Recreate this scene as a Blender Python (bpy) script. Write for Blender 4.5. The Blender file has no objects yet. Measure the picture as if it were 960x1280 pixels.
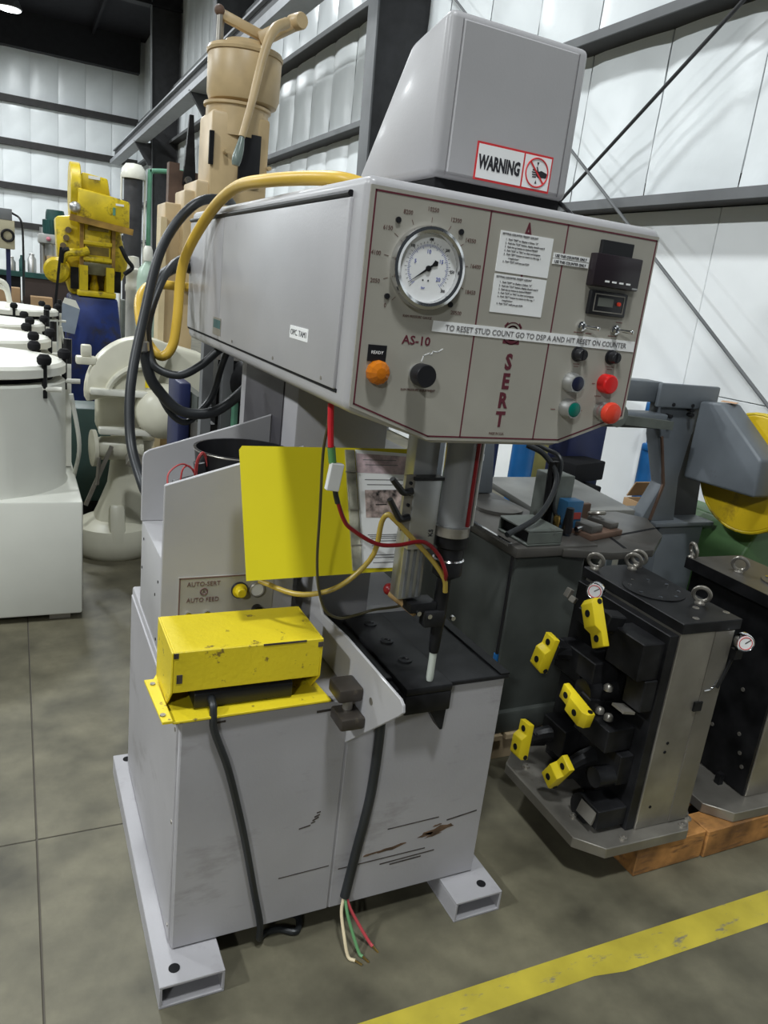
import bpy, bmesh, math, random
from mathutils import Vector, Matrix, Euler
random.seed(7)
scene = bpy.context.scene
COL = scene.collection
PI = math.pi

# ------------------------------------------------------------------ camera
cam_d = bpy.data.cameras.new('camera'); cam = bpy.data.objects.new('camera', cam_d); COL.objects.link(cam)
cam_d.sensor_fit = 'HORIZONTAL'; cam_d.sensor_width = 36.0
cam_d.lens = 946.262 / 960 * 36.0
cam_d.clip_start = .05; cam_d.clip_end = 200
yaw, pitch, roll = 0.46917694, 0.27715849, 0.1166187
fwd = Vector((math.sin(yaw)*math.cos(pitch), math.cos(yaw)*math.cos(pitch), -math.sin(pitch)))
rt = Vector((math.cos(yaw), -math.sin(yaw), 0)); up = rt.cross(fwd)
rt2 = rt*math.cos(roll) + up*math.sin(roll); up2 = up*math.cos(roll) - rt*math.sin(roll)
cam.matrix_world = Matrix(((rt2.x, up2.x, -fwd.x, 0), (rt2.y, up2.y, -fwd.y, 0), (rt2.z, up2.z, -fwd.z, 1.6), (0, 0, 0, 1)))
scene.camera = cam

# ------------------------------------------------------------------ world, exposure, lamps' light
world = bpy.data.worlds.new('world'); scene.world = world; world.use_nodes = True
world.node_tree.nodes['Background'].inputs[0].default_value = (.80, .90, 1.0, 1)
world.node_tree.nodes['Background'].inputs[1].default_value = .05
vs = scene.view_settings
vs.view_transform = 'Standard'; vs.look = 'None'; vs.gamma = 1; vs.use_curve_mapping = False
vs.exposure = -0.08
LAMP_W = 345.0        # row over the aisle
LAMP_OUTER_W = 840.0  # unseen row over the hall, power raised for more side light
LAMPS = [(0.04, 25.6, 7.8), (0.04, 16.8, 7.8), (0.04, 8.0, 7.8), (0.04, -0.9, 7.8),
         (-7.2, 18.4, 7.4), (-7.2, 9.6, 7.4), (-7.2, 0.8, 7.4), (-7.2, -8.0, 7.4), (-7.2, 27.0, 7.4)]  # all but the first are unseen, placed for the light they give
for i, l in enumerate(LAMPS):
    d = bpy.data.lights.new('high_bay_light', 'AREA'); d.shape = 'DISK'; d.size = .8
    d.energy = LAMP_W if i < 4 else LAMP_OUTER_W; d.color = (.93, .98, 1.0)
    o = bpy.data.objects.new('high_bay_light', d); COL.objects.link(o); o.location = (l[0], l[1], l[2]-.03)

# ------------------------------------------------------------------ materials
MATS = {}
def mat(name, col, rough=.5, metal=0., var=.06, scale=6., dirt=None, dirt_at=.62, dirt_w=.05, dirt_scale=5., dirt_stretch=None,
        bump=0., bump_scale=60., coat=0., spec=.5, trans=0., alpha=1., emit=None, emit_s=0., ior=1.45):
    if name in MATS: return MATS[name]
    m = bpy.data.materials.new(name); m.use_nodes = True; nt = m.node_tree; N = nt.nodes; L = nt.links
    b = N['Principled BSDF']
    b.inputs['Roughness'].default_value = rough; b.inputs['Metallic'].default_value = metal
    b.inputs['Coat Weight'].default_value = coat; b.inputs['Coat Roughness'].default_value = .14; b.inputs['Specular IOR Level'].default_value = spec; b.inputs['Transmission Weight'].default_value = trans
    b.inputs['Alpha'].default_value = alpha; b.inputs['IOR'].default_value = ior
    tc = N.new('ShaderNodeTexCoord')
    nz = N.new('ShaderNodeTexNoise'); nz.inputs['Scale'].default_value = scale; nz.inputs['Detail'].default_value = 6
    L.new(tc.outputs['Object'], nz.inputs['Vector'])
    rp = N.new('ShaderNodeValToRGB')
    lo = [max(0, c*(1-var*2)) for c in col]; hi = [min(1, c*(1+var*2)) for c in col]
    rp.color_ramp.elements[0].position = .3; rp.color_ramp.elements[1].position = .7
    rp.color_ramp.elements[0].color = (*lo, 1); rp.color_ramp.elements[1].color = (*hi, 1)
    L.new(nz.outputs['Fac'], rp.inputs['Fac'])
    out = rp.outputs['Color']
    if dirt is not None:
        n2 = N.new('ShaderNodeTexNoise'); n2.inputs['Scale'].default_value = dirt_scale; n2.inputs['Detail'].default_value = 9
        n2.inputs['Roughness'].default_value = .68
        if dirt_stretch:
            mp = N.new('ShaderNodeMapping'); mp.inputs['Scale'].default_value = dirt_stretch
            L.new(tc.outputs['Object'], mp.inputs['Vector']); L.new(mp.outputs['Vector'], n2.inputs['Vector'])
        else: L.new(tc.outputs['Object'], n2.inputs['Vector'])
        r2 = N.new('ShaderNodeValToRGB'); r2.color_ramp.elements[0].position = dirt_at; r2.color_ramp.elements[1].position = dirt_at+dirt_w
        L.new(n2.outputs['Fac'], r2.inputs['Fac'])
        mx = N.new('ShaderNodeMix'); mx.data_type = 'RGBA'
        L.new(r2.outputs['Color'], mx.inputs['Factor']); L.new(out, mx.inputs['A']); mx.inputs['B'].default_value = (*dirt, 1)
        out = mx.outputs['Result']
    L.new(out, b.inputs['Base Color'])
    if bump:
        n3 = N.new('ShaderNodeTexNoise'); n3.inputs['Scale'].default_value = bump_scale; n3.inputs['Detail'].default_value = 4
        L.new(tc.outputs['Object'], n3.inputs['Vector'])
        bp = N.new('ShaderNodeBump'); bp.inputs['Strength'].default_value = bump; bp.inputs['Distance'].default_value = .01
        L.new(n3.outputs['Fac'], bp.inputs['Height']); L.new(bp.outputs['Normal'], b.inputs['Normal'])
    if emit:
        b.inputs['Emission Color'].default_value = (*emit, 1); b.inputs['Emission Strength'].default_value = emit_s
    MATS[name] = m
    return m

GRAY = mat('lavender_gray_paint', (.395, .387, .394), .38, var=.03, scale=4, dirt=(.28, .27, .27), dirt_at=.66, dirt_w=.16, dirt_scale=5, bump=.03, bump_scale=180, coat=.07)
GRAYW = mat('worn_gray_paint', (.365, .354, .366), .45, var=.05, scale=3, dirt=(.22, .205, .205), dirt_at=.56, dirt_w=.22, dirt_scale=2.6, dirt_stretch=(1.2, 1.2, 3.5), bump=.05, bump_scale=160)
FASCIA = mat('beige_gray_fascia', (.355, .337, .29), .42, var=.03, scale=5)
MAROON = mat('maroon_print', (.11, .018, .03), .5)
BLACK = mat('black_plastic', (.013, .013, .015), .35)
BLACKST = mat('black_oxide_steel', (.012, .012, .013), .40, metal=.0, var=.3, scale=12, dirt=(.035, .033, .03), dirt_at=.60, dirt_w=.2, dirt_scale=10, spec=.22)
FLATBLK = mat('matt_black', (.01, .01, .011), .8, spec=.2)
RUBBER = mat('black_rubber', (.018, .02, .022), .42, var=.15)
YELHOSE = mat('yellow_hose', (.62, .40, .05), .40, var=.05)
YEL = mat('yellow_sheet', (.66, .56, .012), .42, var=.02, scale=3)
YELW = mat('scuffed_yellow_paint', (.70, .55, .02), .42, var=.05, scale=4, dirt=(.20, .14, .03), dirt_at=.60, dirt_w=.05, dirt_scale=22, bump=.1, bump_scale=90)
YELPRESS = mat('old_yellow_paint', (.62, .46, .012), .40, var=.12, scale=5, dirt=(.09, .055, .015), dirt_at=.53, dirt_w=.14, dirt_scale=6)
YELPAD = mat('bright_yellow_urethane', (.80, .62, .02), .38, var=.03)
YELFLOOR = mat('yellow_floor_paint', (.46, .375, .04), .55, var=.1, scale=7, dirt=(.21, .19, .12), dirt_at=.575, dirt_w=.08, dirt_scale=9, dirt_stretch=(1, 3, 1))
BLUE = mat('blue_paint', (.006, .020, .12), .40, var=.2, scale=4, dirt=(.022, .02, .03), dirt_at=.50, dirt_w=.12, dirt_scale=3)
NAVY = mat('navy_paint', (.009, .014, .06), .45, var=.1)
AZURE = mat('azure_blue_paint', (.015, .13, .36), .42, var=.1)
CREAM = mat('cream_machine_paint', (.60, .58, .47), .36, var=.05, scale=3, dirt=(.33, .30, .22), dirt_at=.70, dirt_w=.1, dirt_scale=5)
CREAMW = mat('pale_gray_green_paint', (.68, .68, .61), .42, var=.04, scale=2, dirt=(.28, .27, .22), dirt_at=.70, dirt_w=.08, dirt_scale=4)
LIDW = mat('white_lid', (.75, .74, .66), .35, var=.04)
TAN = mat('tan_paint', (.50, .37, .20), .40, var=.07, scale=5, dirt=(.20, .13, .06), dirt_at=.66, dirt_w=.1, dirt_scale=7)
CHROME = mat('chrome', (.75, .75, .76), .14, metal=1., var=.02)
STEEL = mat('bare_steel', (.30, .28, .245), .36, metal=.65, var=.12, scale=7, dirt=(.16, .13, .10), dirt_at=.60, dirt_w=.15, dirt_scale=5)
ALU = mat('aluminium', (.50, .50, .49), .38, metal=.85, var=.05)
ACRYL = mat('clear_acrylic', (.85, .87, .88), .08, trans=.85, var=0, ior=1.3)
GLASS = mat('gauge_glass', (.95, .96, .98), .03, trans=1., var=0, ior=1.05)
WHITE = mat('white_print', (.86, .86, .85), .5, var=.01)
PAPER = mat('paper', (.84, .84, .83), .6, var=.02)
INK = mat('black_ink', (.02, .02, .025), .6)
INKBLUE = mat('blue_ink', (.10, .13, .42), .6)
GINK = mat('gray_print', (.16, .155, .16), .6)
REDINK = mat('red_print', (.62, .035, .04), .5)
PINKINK = mat('faded_pink_print', (.52, .40, .42), .6, var=.2, scale=40)
REDB = mat('red_button', (.60, .012, .012), .28)
REDM = mat('red_mushroom', (.62, .05, .025), .34)
GREENB = mat('green_button', (.0, .13, .095), .3)
NAVYB = mat('dark_blue_button', (.012, .014, .035), .3)
AMBER = mat('amber_lens', (.52, .15, .008), .2)
DARKLENS = mat('dark_display', (.02, .014, .018), .3)
LCD = mat('lcd', (.11, .115, .10), .25)
GMACH = mat('dark_gray_green_enamel', (.062, .068, .062), .42, var=.15, scale=5, dirt=(.16, .16, .14), dirt_at=.68, dirt_w=.08, dirt_scale=10)
GMACHL = mat('gray_green_enamel', (.11, .122, .108), .45, var=.15, scale=8, dirt=(.05, .045, .04), dirt_at=.6, dirt_w=.1, dirt_scale=7)
TABLEST = mat('worn_cast_table', (.10, .094, .085), .36, metal=.3, var=.15, scale=6, dirt=(.06, .045, .035), dirt_at=.58, dirt_w=.15, dirt_scale=4)
BLUEGRAY = mat('blue_gray_paint', (.125, .14, .155), .42, var=.07, scale=5, dirt=(.09, .09, .09), dirt_at=.68, dirt_w=.08, dirt_scale=7)
GREEN = mat('green_machine_paint', (.08, .17, .06), .45, var=.08, dirt=(.05, .06, .04), dirt_at=.68, dirt_w=.1)
GREENM = mat('dark_green_motor', (.012, .062, .055), .5, var=.2)
GREENP = mat('green_pipe', (.10, .26, .17), .45, var=.1)
GASBOT = mat('pale_green_cylinder', (.36, .47, .38), .35, var=.06)
WOOD = mat('skid_wood', (.33, .155, .045), .7, var=.35, scale=9, dirt=(.13, .065, .03), dirt_at=.50, dirt_w=.15, dirt_scale=7, dirt_stretch=(1, 3, 5))
WOODG = mat('weathered_pallet_wood', (.34, .26, .16), .75, var=.15, scale=6, dirt=(.14, .10, .07), dirt_at=.60, dirt_w=.15, dirt_scale=5, dirt_stretch=(1, 6, 6))
CARD = mat('cardboard', (.36, .23, .12), .75, var=.08)
RUSTBR = mat('rusty_brown', (.11, .065, .045), .6, var=.2)
BRASS = mat('brass', (.50, .33, .10), .3, metal=1.)
REDTUBE = mat('red_tube', (.20, .008, .012), .3)
CLRYEL = mat('yellow_tube', (.50, .36, .07), .25, trans=.25)
STEELPNT = mat('steel_gray_primer', (.15, .155, .16), .55, var=.1, scale=2)
STEELDK = mat('dark_steel_and_shade', (.045, .045, .048), .6, var=.1)
INSUL = mat('white_insulation_facing', (.88, .92, .93), .30, var=.03, scale=1.2, bump=.5, bump_scale=4.5)
LINER = mat('white_liner_panel', (.90, .92, .92), .5, var=.02, scale=2)
CEIL = mat('unlit_dark_roof', (.016, .016, .022), .8, var=.1)  # near-black colour stands in for a roof the lamps leave unlit
ROOFST = mat('unlit_roof_steel', (.02, .02, .024), .6, var=.1)  # rafters darkened in colour for the same unlit look
GIRTD = mat('dark_girt_shade', (.03, .028, .028), .6, var=.1)  # near-black stands in for the shade under the girts
CONC = mat('concrete', (.122, .111, .074), .52, var=.26, scale=4.5, dirt=(.080, .072, .048), dirt_at=.47, dirt_w=.30, dirt_scale=2.2, bump=.06, bump_scale=50)
DARKGAP = mat('joint_filler', (.085, .075, .06), .9)
LAMPG = mat('lamp_lens', (.9, .95, 1), .4, emit=(.9, .97, 1.0), emit_s=14.)
RUSTSTAIN = mat('bare_rusty_scrape', (.10, .060, .035), .7, var=.3, scale=30)
SCUFF = mat('dark_scuff', (.055, .045, .04), .7, var=.3, scale=40)

# ------------------------------------------------------------------ building helpers
ORG = {}      # object name -> origin in the frame its coordinates are given in
def props(o, label=None, cat=None, group=None, kind=None):
    if label: o['label'] = label
    if cat: o['category'] = cat
    if group: o['group'] = group
    if kind: o['kind'] = kind
    return o
def thing(name, label, cat, loc=(0, 0, 0), rotz=None, group=None):
    """an Empty at the thing's base; parts are given in world coordinates, or, with rotz, in the thing's own"""
    o = bpy.data.objects.new(name, None); COL.objects.link(o); o.location = loc
    o.empty_display_size = .1
    if rotz is not None: o.rotation_euler = (0, 0, rotz); ORG[o.name] = Vector((0, 0, 0))
    else: ORG[o.name] = Vector(loc)
    return props(o, label, cat, group)
def frame_of(d, upv=Vector((0, 0, 1))):
    d = Vector(d).normalized()
    if abs(d.dot(upv)) > .97: upv = Vector((0, 1, 0))
    x = upv.cross(d).normalized(); y = d.cross(x)
    return x, y, d
def catmull(pts, n=6):
    P = [Vector(p) for p in pts]; out = []
    for i in range(len(P)-1):
        p0 = P[i-1] if i else P[0]*2-P[1]; p1 = P[i]; p2 = P[i+1]; p3 = P[i+2] if i+2 < len(P) else P[-1]*2-P[-2]
        for k in range(n):
            t = k/n
            out.append(.5*((2*p1)+(p2-p0)*t+(2*p0-5*p1+4*p2-p3)*t*t+(3*p1-p0-3*p2+p3)*t**3))
    out.append(P[-1]); return out
class MB:
    def __init__(s): s.bm = bmesh.new()
    def _faces(s, vs_, fs):
        v = [s.bm.verts.new(p) for p in vs_]
        for f in fs:
            try: s.bm.faces.new([v[i] for i in f])
            except ValueError: pass
        return s
    def box(s, x0, x1, y0, y1, z0, z1):
        return s._faces([(x0, y0, z0), (x1, y0, z0), (x1, y1, z0), (x0, y1, z0), (x0, y0, z1), (x1, y0, z1), (x1, y1, z1), (x0, y1, z1)],
                        [(3, 2, 1, 0), (4, 5, 6, 7), (0, 1, 5, 4), (1, 2, 6, 5), (2, 3, 7, 6), (3, 0, 4, 7)])
    def obox(s, c, size, rot=(0, 0, 0)):
        R = Euler(rot).to_matrix() if not isinstance(rot, Matrix) else rot
        c = Vector(c); h = [q/2 for q in size]
        vs_ = [c+R@Vector((a*h[0], b*h[1], d*h[2])) for d in (-1, 1) for a, b in ((-1, -1), (1, -1), (1, 1), (-1, 1))]
        return s._faces(vs_, [(3, 2, 1, 0), (4, 5, 6, 7), (0, 1, 5, 4), (1, 2, 6, 5), (2, 3, 7, 6), (3, 0, 4, 7)])
    def bar(s, p0, p1, w, h, upv=(0, 0, 1)):
        p0 = Vector(p0); p1 = Vector(p1); x, y, d = frame_of(p1-p0, Vector(upv))
        vs_ = [p+x*a*w/2+y*b*h/2 for p in (p0, p1) for a, b in ((-1, -1), (1, -1), (1, 1), (-1, 1))]
        return s._faces(vs_, [(3, 2, 1, 0), (4, 5, 6, 7), (0, 1, 5, 4), (1, 2, 6, 5), (2, 3, 7, 6), (3, 0, 4, 7)])
    def prism(s, poly, axis, a, b):
        def P(p, t): return {'x': (t, p[0], p[1]), 'y': (p[0], t, p[1]), 'z': (p[0], p[1], t)}[axis]
        n = len(poly); vs_ = [P(p, a) for p in poly]+[P(p, b) for p in poly]
        fs = [tuple(range(n-1, -1, -1)), tuple(range(n, 2*n))]+[(i, (i+1) % n, n+(i+1) % n, n+i) for i in range(n)]
        s._faces(vs_, fs); return s
    def loft(s, rings, cap=True):
        n = len(rings[0]); vs_ = [p for r in rings for p in r]; fs = []
        for k in range(len(rings)-1):
            for i in range(n): fs.append((k*n+i, k*n+(i+1) % n, (k+1)*n+(i+1) % n, (k+1)*n+i))
        if cap: fs += [tuple(range(n-1, -1, -1)), tuple(range((len(rings)-1)*n, len(rings)*n))]
        return s._faces(vs_, fs)
    def lathe(s, prof, p0=(0, 0, 0), ax=(0, 0, 1), seg=28):
        p0 = Vector(p0); x, y, d = frame_of(ax); rings = []
        for r, h in prof:
            rings.append([p0+d*h+(x*math.cos(2*PI*i/seg)+y*math.sin(2*PI*i/seg))*max(r, 1e-5) for i in range(seg)])
        return s.loft(rings)
    def cyl(s, p0, p1, r0, r1=None, seg=20):
        p0 = Vector(p0); p1 = Vector(p1); r1 = r0 if r1 is None else r1
        return s.lathe([(r0, 0), (r1, (p1-p0).length)], p0, p1-p0, seg)
    def tube(s, pts, r, seg=10, n=6, smooth=True):
        P = catmull(pts, n) if smooth and len(pts) > 2 else [Vector(p) for p in pts]
        t = (P[1]-P[0]).normalized(); x, y, _ = frame_of(t); rings = []
        for i, p in enumerate(P):
            tn = (P[min(i+1, len(P)-1)]-P[max(i-1, 0)]).normalized()
            q = t.rotation_difference(tn); x = q@x; y = q@y; t = tn
            rr = r(i/(len(P)-1)) if callable(r) else r
            rings.append([p+(x*math.cos(2*PI*k/seg)+y*math.sin(2*PI*k/seg))*rr for k in range(seg)])
        return s.loft(rings)
    def torus(s, c, ax, R, r, seg=28, sg=10):
        c = Vector(c); x, y, d = frame_of(ax); vs_ = []; fs = []
        for i in range(seg):
            a = 2*PI*i/seg; u = x*math.cos(a)+y*math.sin(a)
            for k in range(sg):
                b = 2*PI*k/sg; vs_.append(c+u*(R+r*math.cos(b))+d*r*math.sin(b))
        for i in range(seg):
            for k in range(sg):
                fs.append((i*sg+k, ((i+1) % seg)*sg+k, ((i+1) % seg)*sg+(k+1) % sg, i*sg+(k+1) % sg))
        return s._faces(vs_, fs)
    def ball(s, c, r, sc=(1, 1, 1), seg=20, rings=12):
        c = Vector(c); R = []
        for j in range(rings+1):
            a = PI*j/rings-PI/2
            R.append([c+Vector((math.cos(2*PI*i/seg)*max(math.cos(a), 1e-4)*r*sc[0], math.sin(2*PI*i/seg)*max(math.cos(a), 1e-4)*r*sc[1], math.sin(a)*r*sc[2])) for i in range(seg)])
        return s.loft(R)
    def text(s, txt, p, size, xd=(1, 0, 0), yd=(0, 0, 1), align='LEFT', width=None, depth=.0005, squash=1., bold=0.):
        cu = bpy.data.curves.new('t', 'FONT'); cu.body = txt; cu.size = size; cu.align_x = align; cu.extrude = depth
        cu.resolution_u = 2; cu.offset = bold
        ob = bpy.data.objects.new('t', cu); COL.objects.link(ob)
        dg = bpy.context.evaluated_depsgraph_get(); dg.update()
        me = bpy.data.meshes.new_from_object(ob.evaluated_get(dg))
        bpy.data.objects.remove(ob); bpy.data.curves.remove(cu)
        xs = [v.co.x for v in me.vertices]
        k = squash
        if width and xs: k = width/(max(xs)-min(xs))
        x = Vector(xd).normalized(); y = Vector(yd).normalized(); z = x.cross(y); p = Vector(p)
        vs_ = [p+x*v.co.x*k+y*v.co.y+z*v.co.z for v in me.vertices]
        s._faces(vs_, [tuple(pl.vertices) for pl in me.polygons]); bpy.data.meshes.remove(me); return s
    def line(s, pts, w, y, t=.0006):   # flat printed line on a plane facing -Y, points (x, z)
        for a, b in zip(pts[:-1], pts[1:]):
            d = Vector((b[0]-a[0], b[1]-a[1])).normalized()*w/2
            s.bar((a[0]-d.x, y, a[1]-d.y), (b[0]+d.x, y, b[1]+d.y), w, t*2, (0, -1, 0))
        return s
    def out(s, name, m, parent=None, bevel=0., seg=2, smooth=35, label=None, kind=None, origin=None):
        bm = s.bm
        bmesh.ops.recalc_face_normals(bm, faces=bm.faces[:])
        if bevel and seg == 1: smooth = min(smooth, 20)
        if bevel:
            es = [e for e in bm.edges if len(e.link_faces) == 2 and e.calc_face_angle(0) > .45]
            bmesh.ops.bevel(bm, geom=es, offset=bevel, segments=seg, affect='EDGES', clamp_overlap=True, profile=.5)
        lo = Vector((1e9,)*3); hi = Vector((-1e9,)*3)
        for v in bm.verts:
            for i in range(3): lo[i] = min(lo[i], v.co[i]); hi[i] = max(hi[i], v.co[i])
        c = Vector(origin) if origin else (lo+hi)/2
        for v in bm.verts: v.co -= c
        me = bpy.data.meshes.new(name); bm.to_mesh(me); bm.free()
        for p in me.polygons: p.use_smooth = True
        me.set_sharp_from_angle(angle=math.radians(smooth))
        me.materials.append(m)
        o = bpy.data.objects.new(name, me); COL.objects.link(o); ORG[o.name] = c
        if parent is not None: o.parent = parent; o.location = c-ORG[parent.name]
        else: o.location = c
        return props(o, label, None, None, kind)
def box(*a): return MB().box(*a)
def tree_copy(root, loc, rotz=None, label=None):
    r = root.copy(); COL.objects.link(r); r.location = loc
    if rotz is not None: r.rotation_euler = (0, 0, rotz)
    if label: r['label'] = label
    for ch in root.children:
        c = ch.copy(); COL.objects.link(c); c.parent = r
        for g in ch.children:
            d = g.copy(); COL.objects.link(d); d.parent = c
    return r

# ================================================================== THE BUILDING
def structure(mb, name, m, **k):
    o = mb.out(name, m, **k); o['kind'] = 'structure'; return o
floor = structure(box(-12, 4.4, -5, 31, -.12, -.0025), 'floor', DARKGAP)
xs = [-12, -8, -4, .03, 4.4]; ysl = [-5, -1.6, 2.0, 5.6, 9.2, 12.8, 16.4, 20, 24, 31]
for i in range(len(xs)-1):
    for j in range(len(ysl)-1):
        box(xs[i]+.0025, xs[i+1]-.0025, ysl[j]+.0025, ysl[j+1]-.0025, -.0025, 0).out('floor_slab', CONC, floor, bevel=.001, seg=1, origin=(0, 0, 0))
mb = MB()
mb._faces([(-1.0, 1.118, .0006), (.60, 1.090, .0006), (1.30, 1.082, .0006), (1.39, 1.066, .0006), (2.6, 1.040, .0006), (3.9, 1.015, .0006), (3.9, 1.10, .0006), (2.03, 1.146, .0006), (1.33, 1.157, .0006), (.68, 1.166, .0006), (-1.0, 1.195, .0006)], [tuple(range(11))])
mb.out('painted_stripe', YELFLOOR, floor, label='worn yellow safety stripe painted across the concrete')

ceiling = structure(box(-12, 4.4, -5, 31, 8.9, 9.0), 'ceiling', CEIL)
for y in (1.0, 8.5, 16.0, 23.5):
    MB().box(-12, 4.2, y-.1, y+.1, 8.2, 8.9).box(-12, 4.2, y-.16, y+.16, 8.15, 8.21).out('rafter', ROOFST, ceiling)
for x in (-9, -6, -3, 0, 2.5):
    box(x-.04, x+.04, -5, 31, 8.7, 8.9).out('purlin', CEIL, ceiling)

# right wall: x = 4.2
wall = structure(box(4.2, 4.35, -2, 30.4, 0, 8.9), 'wall_right', INSUL)
GZ = [2.40, 3.60, 4.95, 6.25]
PW = .85
levels = [(2.49, 3.60), (3.69, 4.95), (5.04, 6.25), (6.34, 8.8)]
def pillow(W, H, sag, nx=6, nz=7):
    """a blanket of insulation between two seams, bellied out a little and puckered at the seams"""
    bm = MB(); vs_ = []; fs = []
    for k in range(nz+1):
        for i in range(nx+1):
            u = i/nx; v = k/nz
            b = sag*(1-(2*u-1)**4)*(1-.5*(2*v-1)**4)+random.uniform(-.004, .004)
            vs_.append((-b, (u-.5)*W, (v-.5)*H))
    for k in range(nz):
        for i in range(nx):
            a = k*(nx+1)+i; fs.append((a, a+1, a+nx+2, a+nx+1))
    return bm._faces(vs_, fs)
pan_mesh = {}
for li, (z0, z1) in enumerate(levels):
    for v in range(3): 
        o = pillow(PW-.012, z1-z0, .035).out('insulation_panel', INSUL, None, origin=(0, 0, 0), smooth=180)
        pan_mesh[(li, v)] = o.data; bpy.data.objects.remove(o)
nP = 0
for j in range(37):
    y = -1.2+.34+j*PW
    if y > 30: break
    for li, (z0, z1) in enumerate(levels):
        o = bpy.data.objects.new('insulation_panel', pan_mesh[(li, (j*7+li) % 3)]); COL.objects.link(o)
        o.parent = wall; o.location = Vector((4.185, y, (z0+z1)/2))-ORG[wall.name]; nP += 1
for j in range(18):
    for k in range(2):
        box(4.172, 4.20, -1.2+j*1.7, -1.2+(j+1)*1.7-.006, .01+k*1.2, 1.204+k*1.19).out('liner_panel', LINER, wall, bevel=.002, seg=1)
for z in GZ:
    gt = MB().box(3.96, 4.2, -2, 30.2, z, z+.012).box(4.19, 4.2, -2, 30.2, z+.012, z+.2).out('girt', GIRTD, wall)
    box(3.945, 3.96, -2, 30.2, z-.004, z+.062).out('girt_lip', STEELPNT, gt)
# tapered frame columns
def column(y):
    MB().prism([(3.62, 0), (4.16, 0), (4.16, 8.4), (3.40, 8.4)], 'y', y-.006, y+.006).out('column_web', STEELDK, wall)  # web coloured dark for its shade beside the lit flange
    MB().prism([(3.60, 0), (3.62, 0), (3.40, 8.4), (3.38, 8.4)], 'y', y-.13, y+.13).out('column_flange', STEELPNT, wall)
    box(4.16, 4.18, y-.13, y+.13, 0, 8.4).out('column_flange', STEELPNT, wall)
for y in (1.0-.5, 8.5, 16.0, 23.5): column(y)
# crane runway beam along the wall
bw_ = box(3.180, 3.200, 9.0, 29.5, 4.95, 5.24).out('runway_beam', STEELDK, wall)
LGST = mat('light_gray_beam', (.34, .35, .37), .5, var=.04)
box(3.12, 3.26, 9.0, 29.5, 5.24, 5.275).out('beam_flange', LGST, bw_); box(3.03, 3.35, 9.0, 29.5, 4.83, 4.95).out('beam_flange', LGST, bw_)
for y in (16.0, 23.5): MB().prism([(3.02, 4.86), (3.55, 4.86), (3.55, 4.3), (3.40, 4.3)], 'y', y-.05, y+.05).out('beam_bracket', STEELDK, wall)
# X bracing rods
MB().cyl((3.93, 8.3, .35), (3.93, 2.2, 4.68), .013, seg=10).out('brace_rod', STEELDK, wall)
MB().cyl((3.90, 1.6, .25), (3.90, 8.3, 5.01), .011, seg=10).out('brace_rod', STEELPNT, wall)

# far wall: y = 30
wf = structure(box(-12, 4.35, 30.3, 30.5, 0, 8.9), 'wall_back', INSUL)
for j in range(17):
    x = 4.0-.42-j*PW
    for li, (z0, z1) in enumerate([(1.3, 2.4)]+levels):
        me = pan_mesh[(max(li-1, 0), j % 3)]
        o = bpy.data.objects.new('insulation_panel', me); COL.objects.link(o)
        o.parent = wf; o.location = Vector((x, 30.28, (z0+z1)/2))-ORG[wf.name]; o.rotation_euler = (0, 0, PI/2)
    box(x-.42, x+.42, 30.26, 30.3, .01, 1.3).out('liner_panel', LINER, wf)
for z in GZ:
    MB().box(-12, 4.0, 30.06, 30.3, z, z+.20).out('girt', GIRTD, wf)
box(-12, 4.0, 29.9, 30.3, 7.85, 8.9).out('end_rafter', ROOFST, wf)

# lamps
for i, l in enumerate(LAMPS):
    side = 'row over the aisle' if i < 4 else 'outer row'
    lab = 'round high bay light glowing in the upper left corner of the photo' if i == 0 else 'unseen round high bay light, %s from the far end of the %s' % (('second', 'third', 'fourth', 'fifth', 'first')[i-4] if i > 3 else ('first', 'second', 'third', 'fourth')[i], side)
    t = thing('ceiling_light', lab, 'lamp', (l[0], l[1], l[2]), group='high bay lamps under the roof')
    MB().lathe([(.30, 0), (.32, .02), (.24, .22), (.12, .36), (.10, .36)], l, seg=24).out('reflector', ALU, t)
    MB().lathe([(.28, -.012), (.28, .0)], l, seg=24).out('lens', LAMPG, t)
    MB().cyl((l[0], l[1], l[2]+.36), (l[0], l[1], 8.9), .015, seg=8).out('hanging_rod', STEELDK, t)

# ================================================================== THE STUD PRESS
P = thing('stud_press', 'large gray C-frame stud insertion press with round gauge, coloured buttons and maroon lettering', 'machine', (.725, 1.85, 0))
# feet
def rail(x0, x1, label=None):
    mb = MB(); y0, y1 = 1.349, 2.26; t = .007; h = .063
    # channel open at the front: top, bottom, two sides
    mb.box(x0, x1, y0, y1, h-t, h).box(x0, x1, y0, y1, 0, t).box(x0, x0+t, y0, y1, t, h-t).box(x1-t, x1, y0, y1, t, h-t)
    r = mb.out('foot_rail', GRAYW, P, bevel=.0012, seg=1)
    box(x0+t, x1-t, y0+.16, y0+.17, t, h-t).out('rail_shade_sheet', FLATBLK, r)  # black sheet stands in for the darkness inside the open rail
    for y in (y0+.042, y1-.03):
        MB().lathe([(.013, 0), (.013, .0012)], ((x0+x1)/2+(-.035 if x0 < .5 else .03), y, h), seg=20).out('bolt_hole', FLATBLK, r)
    return r
rail(.264, .413); rail(1.038, 1.185)
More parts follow.
